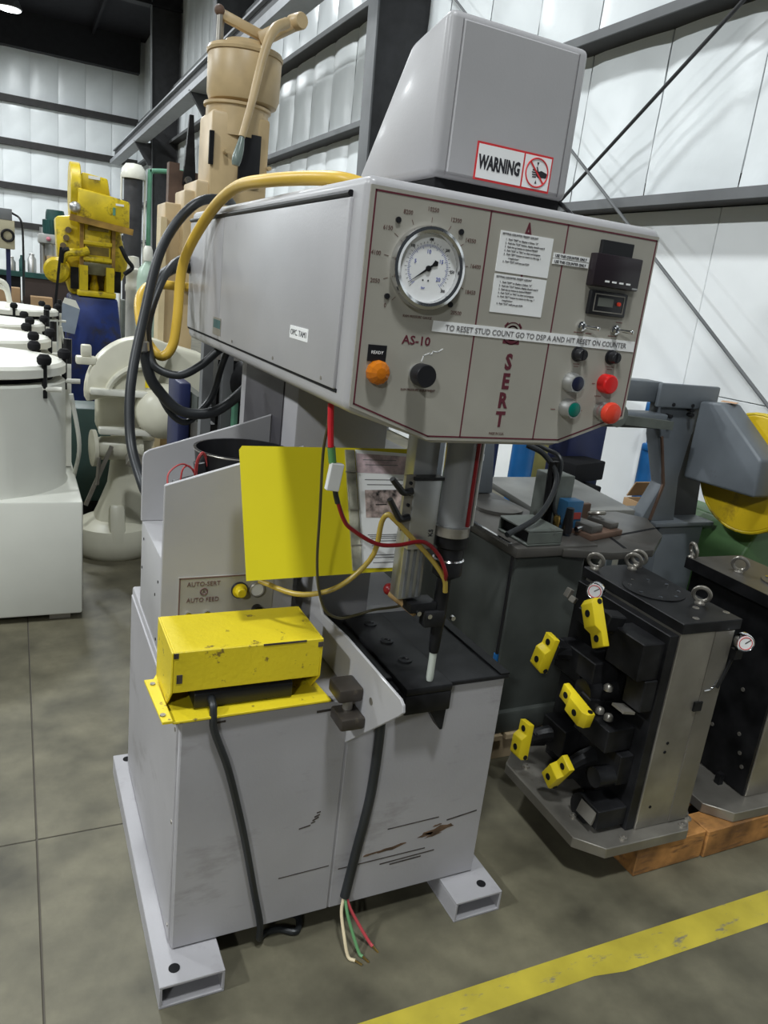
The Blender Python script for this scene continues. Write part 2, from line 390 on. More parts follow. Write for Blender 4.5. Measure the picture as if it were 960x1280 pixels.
# cabinet
cab = MB().prism([(.304, .063), (1.142, .063), (1.142, .682), (.304, .682)], 'y', 1.445, 2.20).out('cabinet', GRAYW, P, bevel=.006)
box(.306, .700, 1.441, 1.447, .067, .676).out('front_panel', GRAYW, cab, bevel=.002, seg=1)
box(.704, 1.140, 1.441, 1.447, .067, .676).out('front_panel', GRAYW, cab, bevel=.002, seg=1)
box(.3005, .306, 1.46, 2.19, .075, .66).out('side_panel', GRAYW, cab, bevel=.002, seg=1)
mb = MB(); rnd = random.Random(3)
for (x, z, w, h) in ((1.01, .238, .10, .020), (.97, .228, .05, .010), (.87, .212, .09, .010), (.81, .208, .06, .007), (.99, .222, .05, .008), (1.0, .252, .03, .006)):
    n = 12; pts = [(x+w/2*math.cos(2*PI*i/n)*rnd.uniform(.6, 1.15), z+h/2*math.sin(2*PI*i/n)*rnd.uniform(.5, 1.3)+(math.cos(2*PI*i/n)*w*.06)) for i in range(n)]
    mb.prism(pts, 'y', 1.4402, 1.4412)
mb.out('rust_scrape', RUSTSTAIN, cab, label='brown rusty scrapes on the cabinet front')
mb = MB()
for (x0, z0, x1, z1, w) in ((.602, .335, .628, .339, .0035), (.636, .352, .648, .358, .004), (.640, .361, .650, .365, .004), (.645, .372, .652, .373, .003), (.632, .345, .640, .347, .003), (.56, .20, .69, .203, .0025), (.72, .185, .97, .186, .003), (.84, .168, 1.0, .172, .0035), (.87, .16, .96, .162, .004), (.85, .275, 1.0, .278, .003), (1.03, .262, 1.12, .272, .004), (.62, .655, .69, .657, .006), (.38, .664, .40, .665, .005)):
    mb.line([(x0, z0), (x1, z1)], w, 1.4406, .0004)
mb.out('scuff_mark', SCUFF, cab, kind='stuff', label='dark scratches and scuffs on the cabinet front')
for z in (.11, .40, .64):
    MB().cyl((.299, 1.475, z), (.302, 1.475, z), .005, seg=10).out('screw', STEEL, cab)
# working table: black plate with a raised anvil bar
tab = box(.705, 1.146, 1.432, 1.86, .680, .692).out('table_plate', BLACKST, P, bevel=.002, seg=1)
box(1.118, 1.146, 1.432, 1.86, .692, .697).out('table_rim', BLACKST, tab)
anv = MB().box(.822, .950, 1.393, 1.80, .692, .712).box(.822, .950, 1.393, 1.432, .640, .692).out('anvil_bar', BLACKST, P, bevel=.004)
for y in (1.53, 1.64, 1.75): MB().lathe([(.018, 0), (.018, .004), (.010, .005), (.008, .002)], (.885, y, .7115), seg=18).out('bolt', BLACKST, anv)
MB().prism([(.898, .640), (.948, .640), (.945, .578), (.938, .578)], 'y', 1.404, 1.436).out('anvil_bracket', BLACKST, anv, bevel=.001, seg=1)
MB().box(.705, .822, 1.47, 1.84, .692, .704).out('die_plate', BLACKST, tab, bevel=.002, seg=1)
# light gray side guard plate that runs forward past the cabinet
g = MB().prism([(1.442, .558), (1.20, .775), (1.186, .790), (1.190, .806), (1.205, .813), (1.50, .813), (1.66, .80), (1.80, .93), (1.86, .93), (1.86, .692), (1.442, .692)], 'x', .697, .704).out('side_guard_plate', GRAY, P, bevel=.0015, seg=1)
MB().cyl((.6965, 1.33, .735), (.705, 1.33, .735), .009, seg=14).out('bolt', STEEL, g)
for (y0, y1, z0, z1) in ((1.37, 1.44, .712, .745), (1.345, 1.415, .655, .685)):
    mb = MB().box(.638, .6975, y0, y1, z0, z1); mb.out('hinge_block', mat('brown_black_block', (.045, .038, .032), .4, metal=.3, var=.2, dirt=(.13, .11, .08), dirt_at=.6, dirt_w=.1, dirt_scale=20), g, bevel=.006)
MB().cyl((.672, 1.395, .685), (.672, 1.395, .712), .012, seg=12).out('hinge_pin', STEEL, g)
# column and throat
colm = MB().box(.66, .93, 1.87, 2.43, .682, 1.40).out('column', GRAYW, P, bevel=.006)
MB().box(.656, .662, 1.98, 2.36, .90, 1.385).out('column_recess', mat('recess_shade_gray', (.06, .056, .064), .5), colm)  # dark plate, the shade of the recess put into its colour
box(.70, .93, 2.2, 2.43, .063, .682).out('column_foot', GRAYW, colm)
# ---- head
hx0, hx1, hy0, hy1 = .545, 1.218, 1.280, 2.74
prof = [(hx0, 1.388), (.742, 1.330), (1.034, 1.330), (hx1, 1.393), (hx1, 1.795), (hx0, 1.795)]
head = MB().prism(prof, 'y', hy0, hy1).out('head', GRAY, P, bevel=.017, seg=4)
door = box(hx0-.007, hx0+.002, 1.335, 2.262, 1.420, 1.760).out('side_door', GRAY, P, bevel=.003, label='wide flat gray door on the side of the head')
for y, z in ((1.40, 1.432), (1.72, 1.432), (2.10, 1.432)): MB().cyl((hx0-.0085, y, z), (hx0, y, z), .004, seg=8).out('screw', STEEL, door)
box(hx0-.0055, hx0+.002, 2.272, 2.735, 1.420, 1.760).out('rear_cover', GRAY, P, bevel=.003)
MB().cyl((hx0-.004, 1.34, 1.7665), (hx0-.004, 2.735, 1.7665), .006, seg=10).out('piano_hinge', BLACKST, door)
box(hx0-.002, hx0+.001, 1.330, 2.738, 1.414, 1.421).out('door_gap', FLATBLK, P)
lb = MB().box(hx0-.0082, hx0-.006, 1.493, 1.608, 1.490, 1.516).out('door_label', WHITE, door, label='small white label strip on the gray door')
MB().text('OPC. TAM1', (hx0-.0083, 1.602, 1.4975), .017, (0, -1, 0), (0, 0, 1), width=.10).out('lettering', INK, lb)
rp_ = box(hx0-.0078, hx0-.005, 2.235, 2.335, 1.432, 1.482).out('rating_plate', STEEL, P)
MB().box(hx0-.0084, hx0-.0076, 2.243, 2.327, 1.452, 1.476).out('plate_print', mat('teal_print', (.03, .10, .10), .5), rp_)
# ---- hood on the head
hoodp = [(1.392, 1.828), (1.392, 2.116), (1.545, 2.086), (1.78, 1.828)]
hood = MB().prism(hoodp, 'x', .722, 1.046).out('motor_hood', GRAY, P, bevel=.016, seg=4)
box(.752, 1.018, 1.3885, 1.395, 1.838, 2.100).out('hood_cover', GRAY, hood, bevel=.003, seg=1)
for x in (.750, 1.0195): box(x, x+.0013, 1.3905, 1.3935, 1.835, 2.10).out('cover_seam', mat('seam_shadow_gray', (.20, .195, .20), .6), hood)
MB().box(.735, 1.035, 1.40, 1.77, 1.794, 1.830).out('gasket', FLATBLK, hood, bevel=.004)
MB().tube([(1.045, 1.45, 1.845), (1.06, 1.42, 1.825), (1.045, 1.375, 1.808), (1.048, 1.36, 1.797)], .005).out('wire', BLACK, hood)
# warning sign
wy = 1.3878
sg = box(.812, .993, wy-.0008, wy+.001, 1.8365, 1.9055).out('warning_sign', REDINK, hood, label='white and red sign reading WARNING with a barred hand')
MB().box(.8155, .9215, wy-.0014, wy, 1.8405, 1.9015).box(.9255, .9895, wy-.0014, wy, 1.8405, 1.9015).out('sign_face', WHITE, sg)
MB().text('WARNING', (.8190, wy-.0016, 1.8585), .034, width=.098, bold=.0014).out('lettering', INK, sg)
c0 = (.9575, 1.871)
mb = MB().torus((c0[0], wy-.0016, c0[1]), (0, 1, 0), .0268, .0016, 32, 6)
mb.out('prohibition_ring', REDINK, sg)
mb = MB()
mb.prism([(.962, 1.884-.010), (.968, 1.876), (.980, 1.873), (.9835, 1.872), (.9835, 1.864), (.970, 1.863), (.962, 1.862), (.956, 1.866), (.956, 1.874)], 'y', wy-.0019, wy-.0014)
for k in range(4):
    z = 1.8745-.0038*k
    mb.bar((.957, wy-.0017, z), (.9455+.001*abs(k-1), wy-.0017, z+.001-.0006*k), .0021, .0006, (0, -1, 0))
mb.bar((.960, wy-.0017, 1.874), (.956, wy-.0017, 1.882), .0024, .0006, (0, -1, 0))
mb.prism([(.955, 1.8905), (.960, 1.8905), (.9575, 1.884)], 'y', wy-.0019, wy-.0014)
mb.prism([(.955, 1.8505), (.960, 1.8505), (.9575, 1.857)], 'y', wy-.0019, wy-.0014)
mb.out('hand_symbol', INK, sg)
MB().bar((.9385, wy-.0021, 1.890), (.9765, wy-.0021, 1.852), .0034, .0006, (0, -1, 0)).out('prohibition_bar', REDINK, sg)

# ---- fascia with print
fy = hy0
fas = MB().prism([(.552, 1.397), (.7235, 1.3385), (1.0435, 1.3385), (1.212, 1.398), (1.212, 1.779), (.552, 1.779)], 'y', fy-.0012, fy+.002).out('control_panel', FASCIA, P, label='beige gray front control panel with maroon border lines')
fp = fy-.0014
mb = MB()
mb.line([(.562, 1.771), (1.207, 1.771), (1.205, 1.404), (1.043, 1.346), (.724, 1.346), (.560, 1.403), (.562, 1.771)], .0030, fp, .0004)
mb.line([(.797, 1.771), (.797, 1.346)], .0030, fp, .0004).line([(.976, 1.771), (.976, 1.346)], .0030, fp, .0004)
mb.out('border_line', MAROON, fas)
mb = MB()
for ch, z in (('A', 1.732), ('U', 1.696), ('T', 1.660), ('O', 1.624)): mb.text(ch, (.885, fp, z), .043, align='CENTER', squash=.66, bold=.0010)
for ch, z in (('S', 1.4865), ('E', 1.4480), ('R', 1.4095), ('T', 1.3710)): mb.text(ch, (.886, fp, z), .042, align='CENTER', squash=.82, bold=.0017)
mb.text('AS-10', (.644, fp, 1.5185), .0225, width=.060, bold=.0004)
mb.out('lettering', MAROON, fas)
mb = MB()
GC = (.676, 1.655)
for k in range(11):
    a = math.radians(225-27*k); r = .101
    mb.text(str(2050*k), (GC[0]+r*math.cos(a)*1.0+(.003 if k > 5 else -.003 if k < 5 else 0), fp, GC[1]+r*math.sin(a)-.004), .0105, align='CENTER', squash=.9)
    mb.line([(GC[0]+.079*math.cos(a), GC[1]+.079*math.sin(a)), (GC[0]+.087*math.cos(a), GC[1]+.087*math.sin(a))], .0009, fp, .0003)
mb.text('RAM PRESSURE GAUGE', (.670, fp, 1.566), .0068, align='CENTER', width=.060).text('RAM PRESSURE ADJUSTMENT', (.690, fp, 1.432), .0066, align='CENTER', width=.074)
mb.text('MADE IN U.S.A.', (.883, fp, 1.353), .0075, align='CENTER', width=.036)
mb.out('scale_print', mat('dark_maroon_print', (.13, .07, .06), .5), fas, kind='stuff')
# round emblem between O and S
def annulus(mb, cx, cz, r, w, y, n=28, a0=0., a1=2*PI):
    pts = [(cx+r*math.cos(a0+(a1-a0)*k/n), cz+r*math.sin(a0+(a1-a0)*k/n)) for k in range(n+1)]
    return mb.line(pts, w, y, .0003)
mb = MB(); annulus(mb, .884, 1.556, .0210, .0018, fp); annulus(mb, .884, 1.5565, .0135, .0030, fp)
mb.text('A', (.884, fp, 1.5495), .020, align='CENTER', depth=.0003).line([(.865, 1.569), (.870, 1.575)], .003, fp, .0003).line([(.903, 1.569), (.898, 1.575)], .003, fp, .0003).line([(.868, 1.539), (.900, 1.539)], .007, fp, .0003)
mb.out('emblem', MAROON, fas, label='round maroon emblem half covered by the white tape')
# white tape with writing
tp = MB().prism([(.703, 1.5455), (1.202, 1.5425), (1.201, 1.5645), (.704, 1.5655)], 'y', fy-.0026, fy-.0014).out('label_tape', WHITE, P, label='long white tape strip across the panel with black capitals')
MB().text('TO RESET STUD COUNT GO TO DSP A AND HIT RESET ON COUNTER', (.731, fy-.0030, 1.5498), .0150, (1, 0, -.0018), width=.447).out('lettering', GINK, tp)
# two instruction cards
LN = ['1.  Push "DSP" to display a Select. "A"', '2.  Push the "CLR" button, display should read 0', '3.  Push the up button to desired PRESET', '4.  Push "CLR" or "ESC" to clear and program', '5.  Push "SET" button to return to the reg. 1', '     register', '6.  Push "CLR" until you get RUN']
for (x0, z0, x1, z1) in ((.823, 1.6675, .9455, 1.741), (.823, 1.5925, .945, 1.6635)):
    cd = MB().box(x0, x1, fy-.0024, fy-.0014, z0, z1).out('instruction_card', PAPER, P)
    mb = MB().text('SETTING COUNTER PRESET COUNT', (x0+.004, fy-.0028, z1-.0065), .0050, width=.082)
    for k, l in enumerate(LN): mb.text(l, (x0+.013, fy-.0028, z1-.0155-.0066*k), .0046, width=.0019*len(l))
    mb.out('lettering', GINK, cd)
for z0 in (1.707, 1.696):
    ls = MB().prism([(.951, z0), (1.040, z0+.001), (1.040, z0+.0105), (.951, z0+.010)], 'y', fy-.0028, fy-.0014).out('label_strip', WHITE, P)
    MB().text('USE THIS COUNTER ONLY', (.955, fy-.0032, z0+.0025), .0075, width=.078).out('lettering', INK, ls)
# displays
box(1.061, 1.143, fy-.010, fy, 1.726, 1.7555).out('upper_display', BLACK, P, bevel=.001, seg=1)
d2 = box(1.042, 1.163, fy-.022, fy, 1.6655, 1.7285).out('counter_unit', DARKLENS, P, bevel=.003)
mb = MB()
for k in range(4): mb.box(1.073+.0185*k, 1.084+.0185*k, fy-.0228, fy-.0218, 1.675, 1.6785)
mb.out('button_print', WHITE, d2); MB().box(1.146, 1.160, fy-.0228, fy-.0218, 1.6675, 1.671).out('maker_plate', ALU, d2)
ct = box(1.0535, 1.1505, fy-.012, fy, 1.610, 1.6575).out('stud_counter', BLACK, P, bevel=.003)
mb = MB().box(1.063, 1.142, fy-.0128, fy-.011, 1.6505, 1.6525).box(1.063, 1.142, fy-.0128, fy-.011, 1.6165, 1.6185).box(1.063, 1.065, fy-.0128, fy-.011, 1.6185, 1.6505).box(1.140, 1.142, fy-.0128, fy-.011, 1.6185, 1.6505)
mb.out('counter_frame', STEEL, ct)
MB().box(1.073, 1.113, fy-.0126, fy-.011, 1.628, 1.645).out('lcd_window', LCD, ct)
MB().cyl((1.127, fy-.012, 1.636), (1.127, fy-.016, 1.636), .0040, seg=14).out('reset_button', mat('red_led', (.4, .02, .01), .4, emit=(1, .12, .05), emit_s=.12), ct)
# gauge
gx, gz = GC
gA = (0, -1, 0)
gau = MB().lathe([(.060, -.002), (.0735, 0), (.0735, .012), (.0715, .017), (.066, .0185), (.0605, .0165), (.0595, .010), (.0595, .006), (0, .006)], (gx, fy-.0012, gz), gA, 48).out('pressure_gauge', CHROME, P, label='round liquid filled gauge with chrome rim and white dial')
MB().lathe([(.0592, .0062), (.0592, .0070), (0, .0070)], (gx, fy-.0012, gz), gA, 40).out('dial', WHITE, gau)
dy = fy-.0012-.0072
mb = MB(); mk = MB()
for k in range(61):
    a = math.radians(225-270*k/60); L = .006 if k % 5 == 0 else .0035
    mb.line([(gx+.0415*math.cos(a), gz+.0415*math.sin(a)), (gx+(.0415-L)*math.cos(a), gz+(.0415-L)*math.sin(a))], .0007, dy, .0002)
    if k % 2 == 0: mk.line([(gx+.0435*math.cos(a), gz+.0435*math.sin(a)), (gx+(.0435+L*.7)*math.cos(a), gz+(.0435+L*.7)*math.sin(a))], .0006, dy, .0002)
for k, s_ in enumerate(('5', '10', '15', '20')):
    a = math.radians(225-270*(5*(k+1))/20.7); mb.text(s_, (gx+.029*math.cos(a), dy-.0001, gz+.029*math.sin(a)-.003), .0095, align='CENTER')
mb.text('bar', (gx-.006, dy-.0001, gz-.036), .006, align='CENTER')
mb.out('inner_scale', INKBLUE, gau, kind='stuff')
for k, s_ in enumerate(('100', '150', '200', '250', '300')):
    a = math.radians(225-270*(100+50*k)/300)
    if k < 2 and k != 0: pass
    mk.text(s_, (gx+.0505*math.cos(a), dy-.0001, gz+.0505*math.sin(a)-.003), .0075, align='CENTER', squash=.8)
mk.text('psi', (gx, dy-.0001, gz+.049), .006, align='CENTER')
for x in (-.008, .003): mk.prism([(gx+x+.0017*math.cos(i*PI/4), gz-.021+.0017*math.sin(i*PI/4)) for i in range(8)], 'y', dy-.0003, dy)
mk.out('outer_scale', INK, gau, kind='stuff')
na = math.radians(216); nd = Vector((math.cos(na), math.sin(na))); nn = Vector((-nd.y, nd.x))
def Q(u, v): return (gx+nd.x*u+nn.x*v, gz+nd.y*u+nn.y*v)
mb = MB().prism([Q(.045, 0), Q(.0, .0020), Q(-.010, .0018), Q(-.019, .0055), Q(-.023, 0), Q(-.019, -.0055), Q(-.010, -.0018), Q(0, -.0020)], 'y', dy-.0018, dy-.0010)
mb.cyl((gx, dy, gz), (gx, dy-.003, gz), .0052, seg=16).out('needle', BLACK, gau)
for (x, z) in ((.609, 1.729), (.738, 1.726), (.603, 1.599), (.735, 1.597)):
    MB().cyl((x, fy, z), (x, fy-.0045, z), .0052, seg=12).out('screw', BLACK, gau)
# READY lamp, adjusting knob
rd = box(.577, .614, fy-.0035, fy-.001, 1.4825, 1.512).out('ready_plate', BLACK, P)
MB().text('READY', (.5955, fy-.0037, 1.496), .0082, align='CENTER', width=.024).out('lettering', WHITE, rd)
am = MB().lathe([(.0225, 0), (.0225, .010), (.019, .016), (.010, .021), (0, .0225)], (.600, fy-.001, 1.463), gA, 12).out('amber_lamp', AMBER, P, smooth=10, label='faceted amber lamp under the READY plate')
kn = MB().lathe([(.0215, .014), (.0215, .038), (.020, .041), (0, .041)], (.683, fy-.001, 1.4655), gA, 24).out('pressure_knob', BLACK, P, bevel=.0)
MB().lathe([(.018, 0), (.018, .006), (.012, .007), (.012, .016)], (.683, fy-.001, 1.4655), gA, 24).out('knob_collar', ALU, kn)
mb = MB().line([(.690, 1.489), (.693, 1.500), (.705, 1.505), (.709, 1.5025), (.712, 1.509), (.722, 1.5085), (.732, 1.5145)], .0018, fp, .0003)
mb.out('paint_scratch', WHITE, fas)
# toggles, small knobs, push buttons
for x in (1.049, 1.139):
    tg = MB().lathe([(.010, 0), (.010, .005), (.006, .006), (.006, .012), (0, .013)], (x, fy-.001, 1.5845), gA, 14).out('toggle_switch', CHROME, P)
    MB().tube([(x, fy-.010, 1.5845), (x+.010, fy-.022, 1.584), (x+.019, fy-.032, 1.5835)], lambda t: .0024+.0018*t, 10).ball((x+.0195, fy-.0325, 1.5835), .0045, seg=12, rings=8).out('lever', CHROME, tg)
for x in (1.053, 1.143):
    kb = MB().lathe([(.0155, 0), (.0155, .004), (.0125, .005), (.0120, .020), (.0105, .022), (0, .022)], (x, fy-.001, 1.528), gA, 16).out('selector_knob', BLACK, P)
    MB().box(x-.002, x+.002, fy-.026, fy-.020, 1.518, 1.539).out('pointer_ridge', BLACK, kb, bevel=.001, seg=1)
def pushbutton(name, x, z, m, ring, label, rr=.0205, cap=.0155, L=.028):
    b = MB().lathe([(rr, 0), (rr, .012), (rr-.002, .016), (rr-.003, L), (cap, L), (cap, L-.003), (0, L-.003)], (x, fy-.001, z), gA, 28).out(name, ring, P, label=label)
    MB().lathe([(cap-.0005, L-.003), (cap-.0008, L+.0005), (cap-.003, L+.0015), (0, L+.002)], (x, fy-.001, z), gA, 28).out('button_cap', m, b)
pushbutton('push_button', 1.046, 1.4695, NAVYB, ALU, 'dark blue push button in a bright metal ring')
pushbutton('push_button', 1.049, 1.4155, GREENB, ALU, 'green push button in a bright metal ring')
MB().lathe([(.0205, 0), (.0205, .018), (.0195, .022), (.017, .024), (0, .025)], (1.139, fy-.001, 1.472), gA, 28).out('push_button', REDB, P, label='shiny red push button without a ring')
ms = MB().lathe([(.013, .016), (.014, .026), (.0225, .029), (.0235, .036), (.021, .043), (.012, .047), (0, .048)], (1.142, fy-.001, 1.4135), gA, 28).out('stop_button', REDM, P, label='big orange red mushroom stop button')
MB().lathe([(.019, 0), (.019, .010), (.014, .012), (.014, .018)], (1.142, fy-.001, 1.4135), gA, 24).out('button_collar', ALU, ms)
mb = MB()
for (x, z, w) in ((1.055, 1.5075, .014), (1.055, 1.5025, .010), (1.146, 1.507, .018), (1.146, 1.502, .012), (1.148, 1.600, .016), (1.045, 1.5715, .02), (1.072, 1.5715, .014), (1.015, 1.411, .010), (1.089, 1.411, .006), (1.110, 1.470, .006), (1.128, 1.444, .016), (1.136, 1.571, .02)):
    mb.line([(x-w/2, z), (x+w/2, z)], .0018, fp, .0003)
mb.out('button_legend', mat('worn_maroon_legend', (.20, .10, .09), .6), fas, kind='stuff')

# ---- ram, slide and spindle under the head
sx, sy = .897, 1.42
slide = MB().box(.786, .846, 1.43, 1.475, .93, 1.335).out('slide_rail', ALU, P, bevel=.003)
mb = MB()
for x in (.796, .813, .830): mb.box(x, x+.007, 1.4275, 1.431, .935, 1.20)
mb.out('slide_groove', STEELPNT, slide)
car = box(.782, .850, 1.408, 1.43, 1.06, 1.222).out('slide_carriage', ALU, P, bevel=.003)
box(.778, .852, 1.404, 1.434, 1.222, 1.229).out('carriage_cap', BLACK, car)
MB().text('KS', (.842, 1.4072, 1.09), .016, (0, 0, 1), (-1, 0, 0)).out('lettering', INK, car)
br = MB().box(.760, .784, 1.412, 1.420, 1.105, 1.232).out('clamp_plate', STEEL, P)
for z in (1.215, 1.19, 1.165, 1.14): MB().cyl((.772, 1.412, z), (.772, 1.408, z), .004, seg=10).out('screw', BLACKST, br)
for z0, dz in ((1.200, .030), (1.140, .045)):
    MB().tube([(.772, 1.400, z0), (.750, 1.397, z0-.002), (.735, 1.394, z0+dz*.35), (.715, 1.390, z0+dz)], lambda t: .0085-.002*t, 10).out('clamp_lever', BLACK, br)
cylr = MB().lathe([(.040, 1.112), (.040, 1.335)], (sx, sy, 0), seg=32).out('acrylic_cylinder', ACRYL, P, label='clear acrylic ram guard tube')
MB().lathe([(.026, 1.10), (.026, 1.335)], (sx, sy, 0), seg=24).out('ram_rod', mat('dull_ram_gray', (.26, .26, .27), .4), cylr)
MB().tube([(.915, 1.383, 1.33), (.915, 1.383, 1.12)], .0055, 8, smooth=False).out('red_scale_strip', REDTUBE, cylr)
MB().tube([(.930, 1.389, 1.33), (.930, 1.389, 1.12)], .0045, 8, smooth=False).out('tie_rod', ALU, cylr)
MB().lathe([(.043, 1.092), (.043, 1.114)], (sx, sy, 0), seg=28).out('cylinder_flange', STEEL, cylr)
cp = MB().lathe([(.022, .985), (.036, .995), (.036, 1.03), (.034, 1.035), (.034, 1.06), (.040, 1.065), (.040, 1.092)], (sx+.004, sy, 0), seg=24).out('ram_coupling', BLACKST, P)
MB().lathe([(.0345, 1.028), (.0375, 1.031), (.0345, 1.034)], (sx+.004, sy, 0), seg=24).out('coupling_ring', CHROME, cp)
sp = MB().lathe([(.011, .79), (.013, .80), (.015, .86), (.017, .87), (.017, .99)], (sx, sy, 0), seg=20).out('spindle', BLACKST, P)
MB().lathe([(.0075, .713), (.0092, .722), (.0092, .797)], (sx, sy, 0), seg=16).out('spindle_tip', mat('pale_spindle_tip', (.50, .53, .47), .4), sp)
gb = MB().box(.812, .882, 1.41, 1.46, .90, .925).obox((.875, 1.415, .885), (.05, .03, .04)).out('guide_block', BLACKST, P, bevel=.003)
for p in ((.83, 1.405, .905), (.86, 1.405, .895), (.925, 1.405, .885)): MB().cyl(p, (p[0], p[1]-.008, p[2]), .006, seg=10).out('screw', CHROME, gb)
pl = MB().cyl((.800, 1.49, .925), (.842, 1.43, .895), .0145, seg=14).out('plunger', mat('wood_tan_handle', (.40, .26, .12), .4), P, label='tan handled plunger with a red end')
MB().ball((.796, 1.495, .929), .015, seg=14, rings=8).out('plunger_knob', REDTUBE, pl)

# ---- stud feeder hopper standing on the left of the cabinet
fd = box(.308, .57, 1.742, 2.075, .682, .930).out('feeder_box', GRAY, P, bevel=.004)
for y, z in ((1.79, .86), (1.83, .81), (2.03, .89), (2.05, .80), (1.80, .70)): MB().cyl((.3065, y, z), (.309, y, z), .004, seg=8).out('screw', BLACKST, fd)
MB().prism([(.304, .682), (.64, .682), (.64, 1.222), (.478, 1.176), (.306, 1.123)], 'y', 1.733, 1.743).out('feeder_front', GRAY, P, bevel=.002, seg=1)
MB().prism([(.304, .930), (.655, .930), (.655, 1.240), (.577, 1.213), (.321, 1.131), (.308, 1.122), (.304, 1.108)], 'y', 2.065, 2.073).out('feeder_back', GRAY, P, bevel=.002, seg=1)
bw = MB().lathe([(.10, .935), (.105, .96), (.125, 1.165), (.129, 1.175), (.122, 1.175), (.10, .98), (0, .97)], (.535, 1.905, 0), seg=32).out('feeder_bowl', BLACK, P)
MB().torus((.535, 1.905, 1.172), (0, 0, 1), .126, .003, 32, 6).out('bowl_rim', STEEL, bw)
MB().obox((.385, 1.85, 1.10), (.075, .03, .022), (0, -.25, 0)).obox((.415, 1.86, 1.125), (.025, .03, .05), (0, -.2, 0)).out('feeder_sensor', BLACK, P, bevel=.002, seg=1)
MB().tube([(.33, 1.80, 1.085), (.345, 1.82, 1.10), (.38, 1.84, 1.095)], .010).out('sensor_cable', BLACK, P)
for pts in (((.325, 1.80, 1.095), (.330, 1.82, 1.13), (.365, 1.84, 1.148), (.40, 1.85, 1.128)), ((.362, 1.84, 1.10), (.367, 1.84, 1.135), (.385, 1.85, 1.140), (.405, 1.85, 1.11)), ((.398, 1.85, 1.10), (.400, 1.84, 1.155), (.414, 1.84, 1.178), (.432, 1.85, 1.15), (.438, 1.85, 1.105)), ((.405, 1.85, 1.10), (.404, 1.845, 1.15), (.418, 1.845, 1.172), (.435, 1.85, 1.12))):
    MB().tube(pts, .0022, 6).out('red_wire', mat('red_wire', (.42, .05, .05), .5), P)
ff = MB().box(.346, .585, 1.7295, 1.733, .735, .892).out('feeder_panel', FASCIA, P, label='small feeder control plate with faded maroon lettering')
mb = MB().line([(.349, .74), (.349, .889), (.582, .891)], .003, 1.729, .0004)
mb.text('AUTO-SERT', (.366, 1.7288, .868), .0165, width=.082).text('AUTO FEED', (.366, 1.7288, .826), .0165, width=.080)
mb.torus((.408, 1.729, .853), (0, 1, 0), .0085, .0018, 18, 6).text('A', (.408, 1.7288, .849), .012, align='CENTER').out('lettering', mat('faded_maroon', (.15, .085, .08), .6), ff)
yk = MB().lathe([(.019, 0), (.019, .006), (.013, .007), (.0125, .024), (.010, .027), (0, .027)], (.497, 1.7295, .851), gA, 20).out('feed_knob', YELPAD, ff)
MB().lathe([(.0215, 0), (.0215, .0045), (.0195, .0065), (.0195, .0)], (.497, 1.7295, .851), gA, 20).out('knob_ring', BLACK, ff)
MB().lathe([(.020, 0), (.020, .008), (.017, .010), (.017, .006), (0, .006)], (.541, 1.7295, .851), gA, 20).out('feed_gauge', STEEL, ff)
MB().lathe([(.0165, .0062), (0, .0063)], (.541, 1.7295, .851), gA, 20).out('gauge_dial', WHITE, ff)
for x in (.372, .418):
    MB().lathe([(.008, 0), (.008, .006), (.004, .007), (.004, .02), (.005, .024), (0, .026)], (x, 1.7295, .793), gA, 12).out('toggle_switch', CHROME, ff)
MB().lathe([(.014, 0), (.014, .02), (0, .022)], (.545, 1.7295, .795), gA, 16).out('selector_knob', BLACK, ff)

# ---- yellow guard sheet in front of the throat, leaning
sn = Vector((0, .28, -.13)).normalized()      # the sheet's normal, facing back and down
def SH(x, t, d=0):                              # x across, t = 0 (bottom) .. 1 (top), d = towards the viewer
    p = Vector((x, 1.531+.1295*t, .957+.279*t)); return p-sn*d
def slab(c, d0, d1):
    mb = MB(); n = len(c)
    return mb._faces([SH(x, t, d0) for x, t in c]+[SH(x, t, d1) for x, t in c], [tuple(range(n-1, -1, -1)), tuple(range(n, 2*n))]+[(i, (i+1) % n, n+(i+1) % n, n+i) for i in range(n)])
ys_ = slab([(.455, 0), (.885, .012), (.905, 1.0), (.462, 1.0), (.455, .97)], -.0025, 0).out('guard_sheet', YEL, P, label='flat bright yellow sheet leaning in front of the column')
MB().bar(SH(.80, .5, -.002), (.80, 1.875, 1.10), .03, .03).out('sheet_bracket', BLACKST, P)

# ================================================================== THINGS ON AND ABOUT THE PRESS
D = thing('document_sleeve', 'clear document sleeve with a printed white sheet fixed on the yellow sheet', 'document', SH(.8, 0))
slab([(.712, .03), (.736, .03), (.738, .98), (.714, .98)], .001, .006).out('binding_strip', mat('shiny_clear_binding', (.42, .41, .33), .12, metal=.5, var=.3, scale=20), D)
for t in (.22, .50, .80): slab([(.710, t), (.739, t), (.739, t+.008), (.710, t+.008)], .006, .008).out('binding_clip', STEEL, D)
pg = slab([(.738, .045), (.884, .03), (.900, .955), (.742, .985)], .001, .003).out('page', PAPER, D)
slab([(.742, .80), (.897, .78), (.899, .93), (.744, .955)], .0031, .0034).out('pink_print', PINKINK, pg)
slab([(.757, .44), (.860, .43), (.862, .66), (.759, .66)], .0031, .0035).out('printed_picture', mat('printed_picture', (.28, .22, .20), .6, var=.7, scale=45), pg)
for t0 in (.30, .285, .27, .25, .215, .14, .12, .08, .70, .74, .86, .90):
    slab([(.757+.01*((t0*37) % 1), t0), (.872-.03*((t0*53) % 1), t0-.004), (.872-.03*((t0*53) % 1), t0+.002), (.757+.01*((t0*37) % 1), t0+.006)], .0035, .0037).out('text_line', GINK, pg)

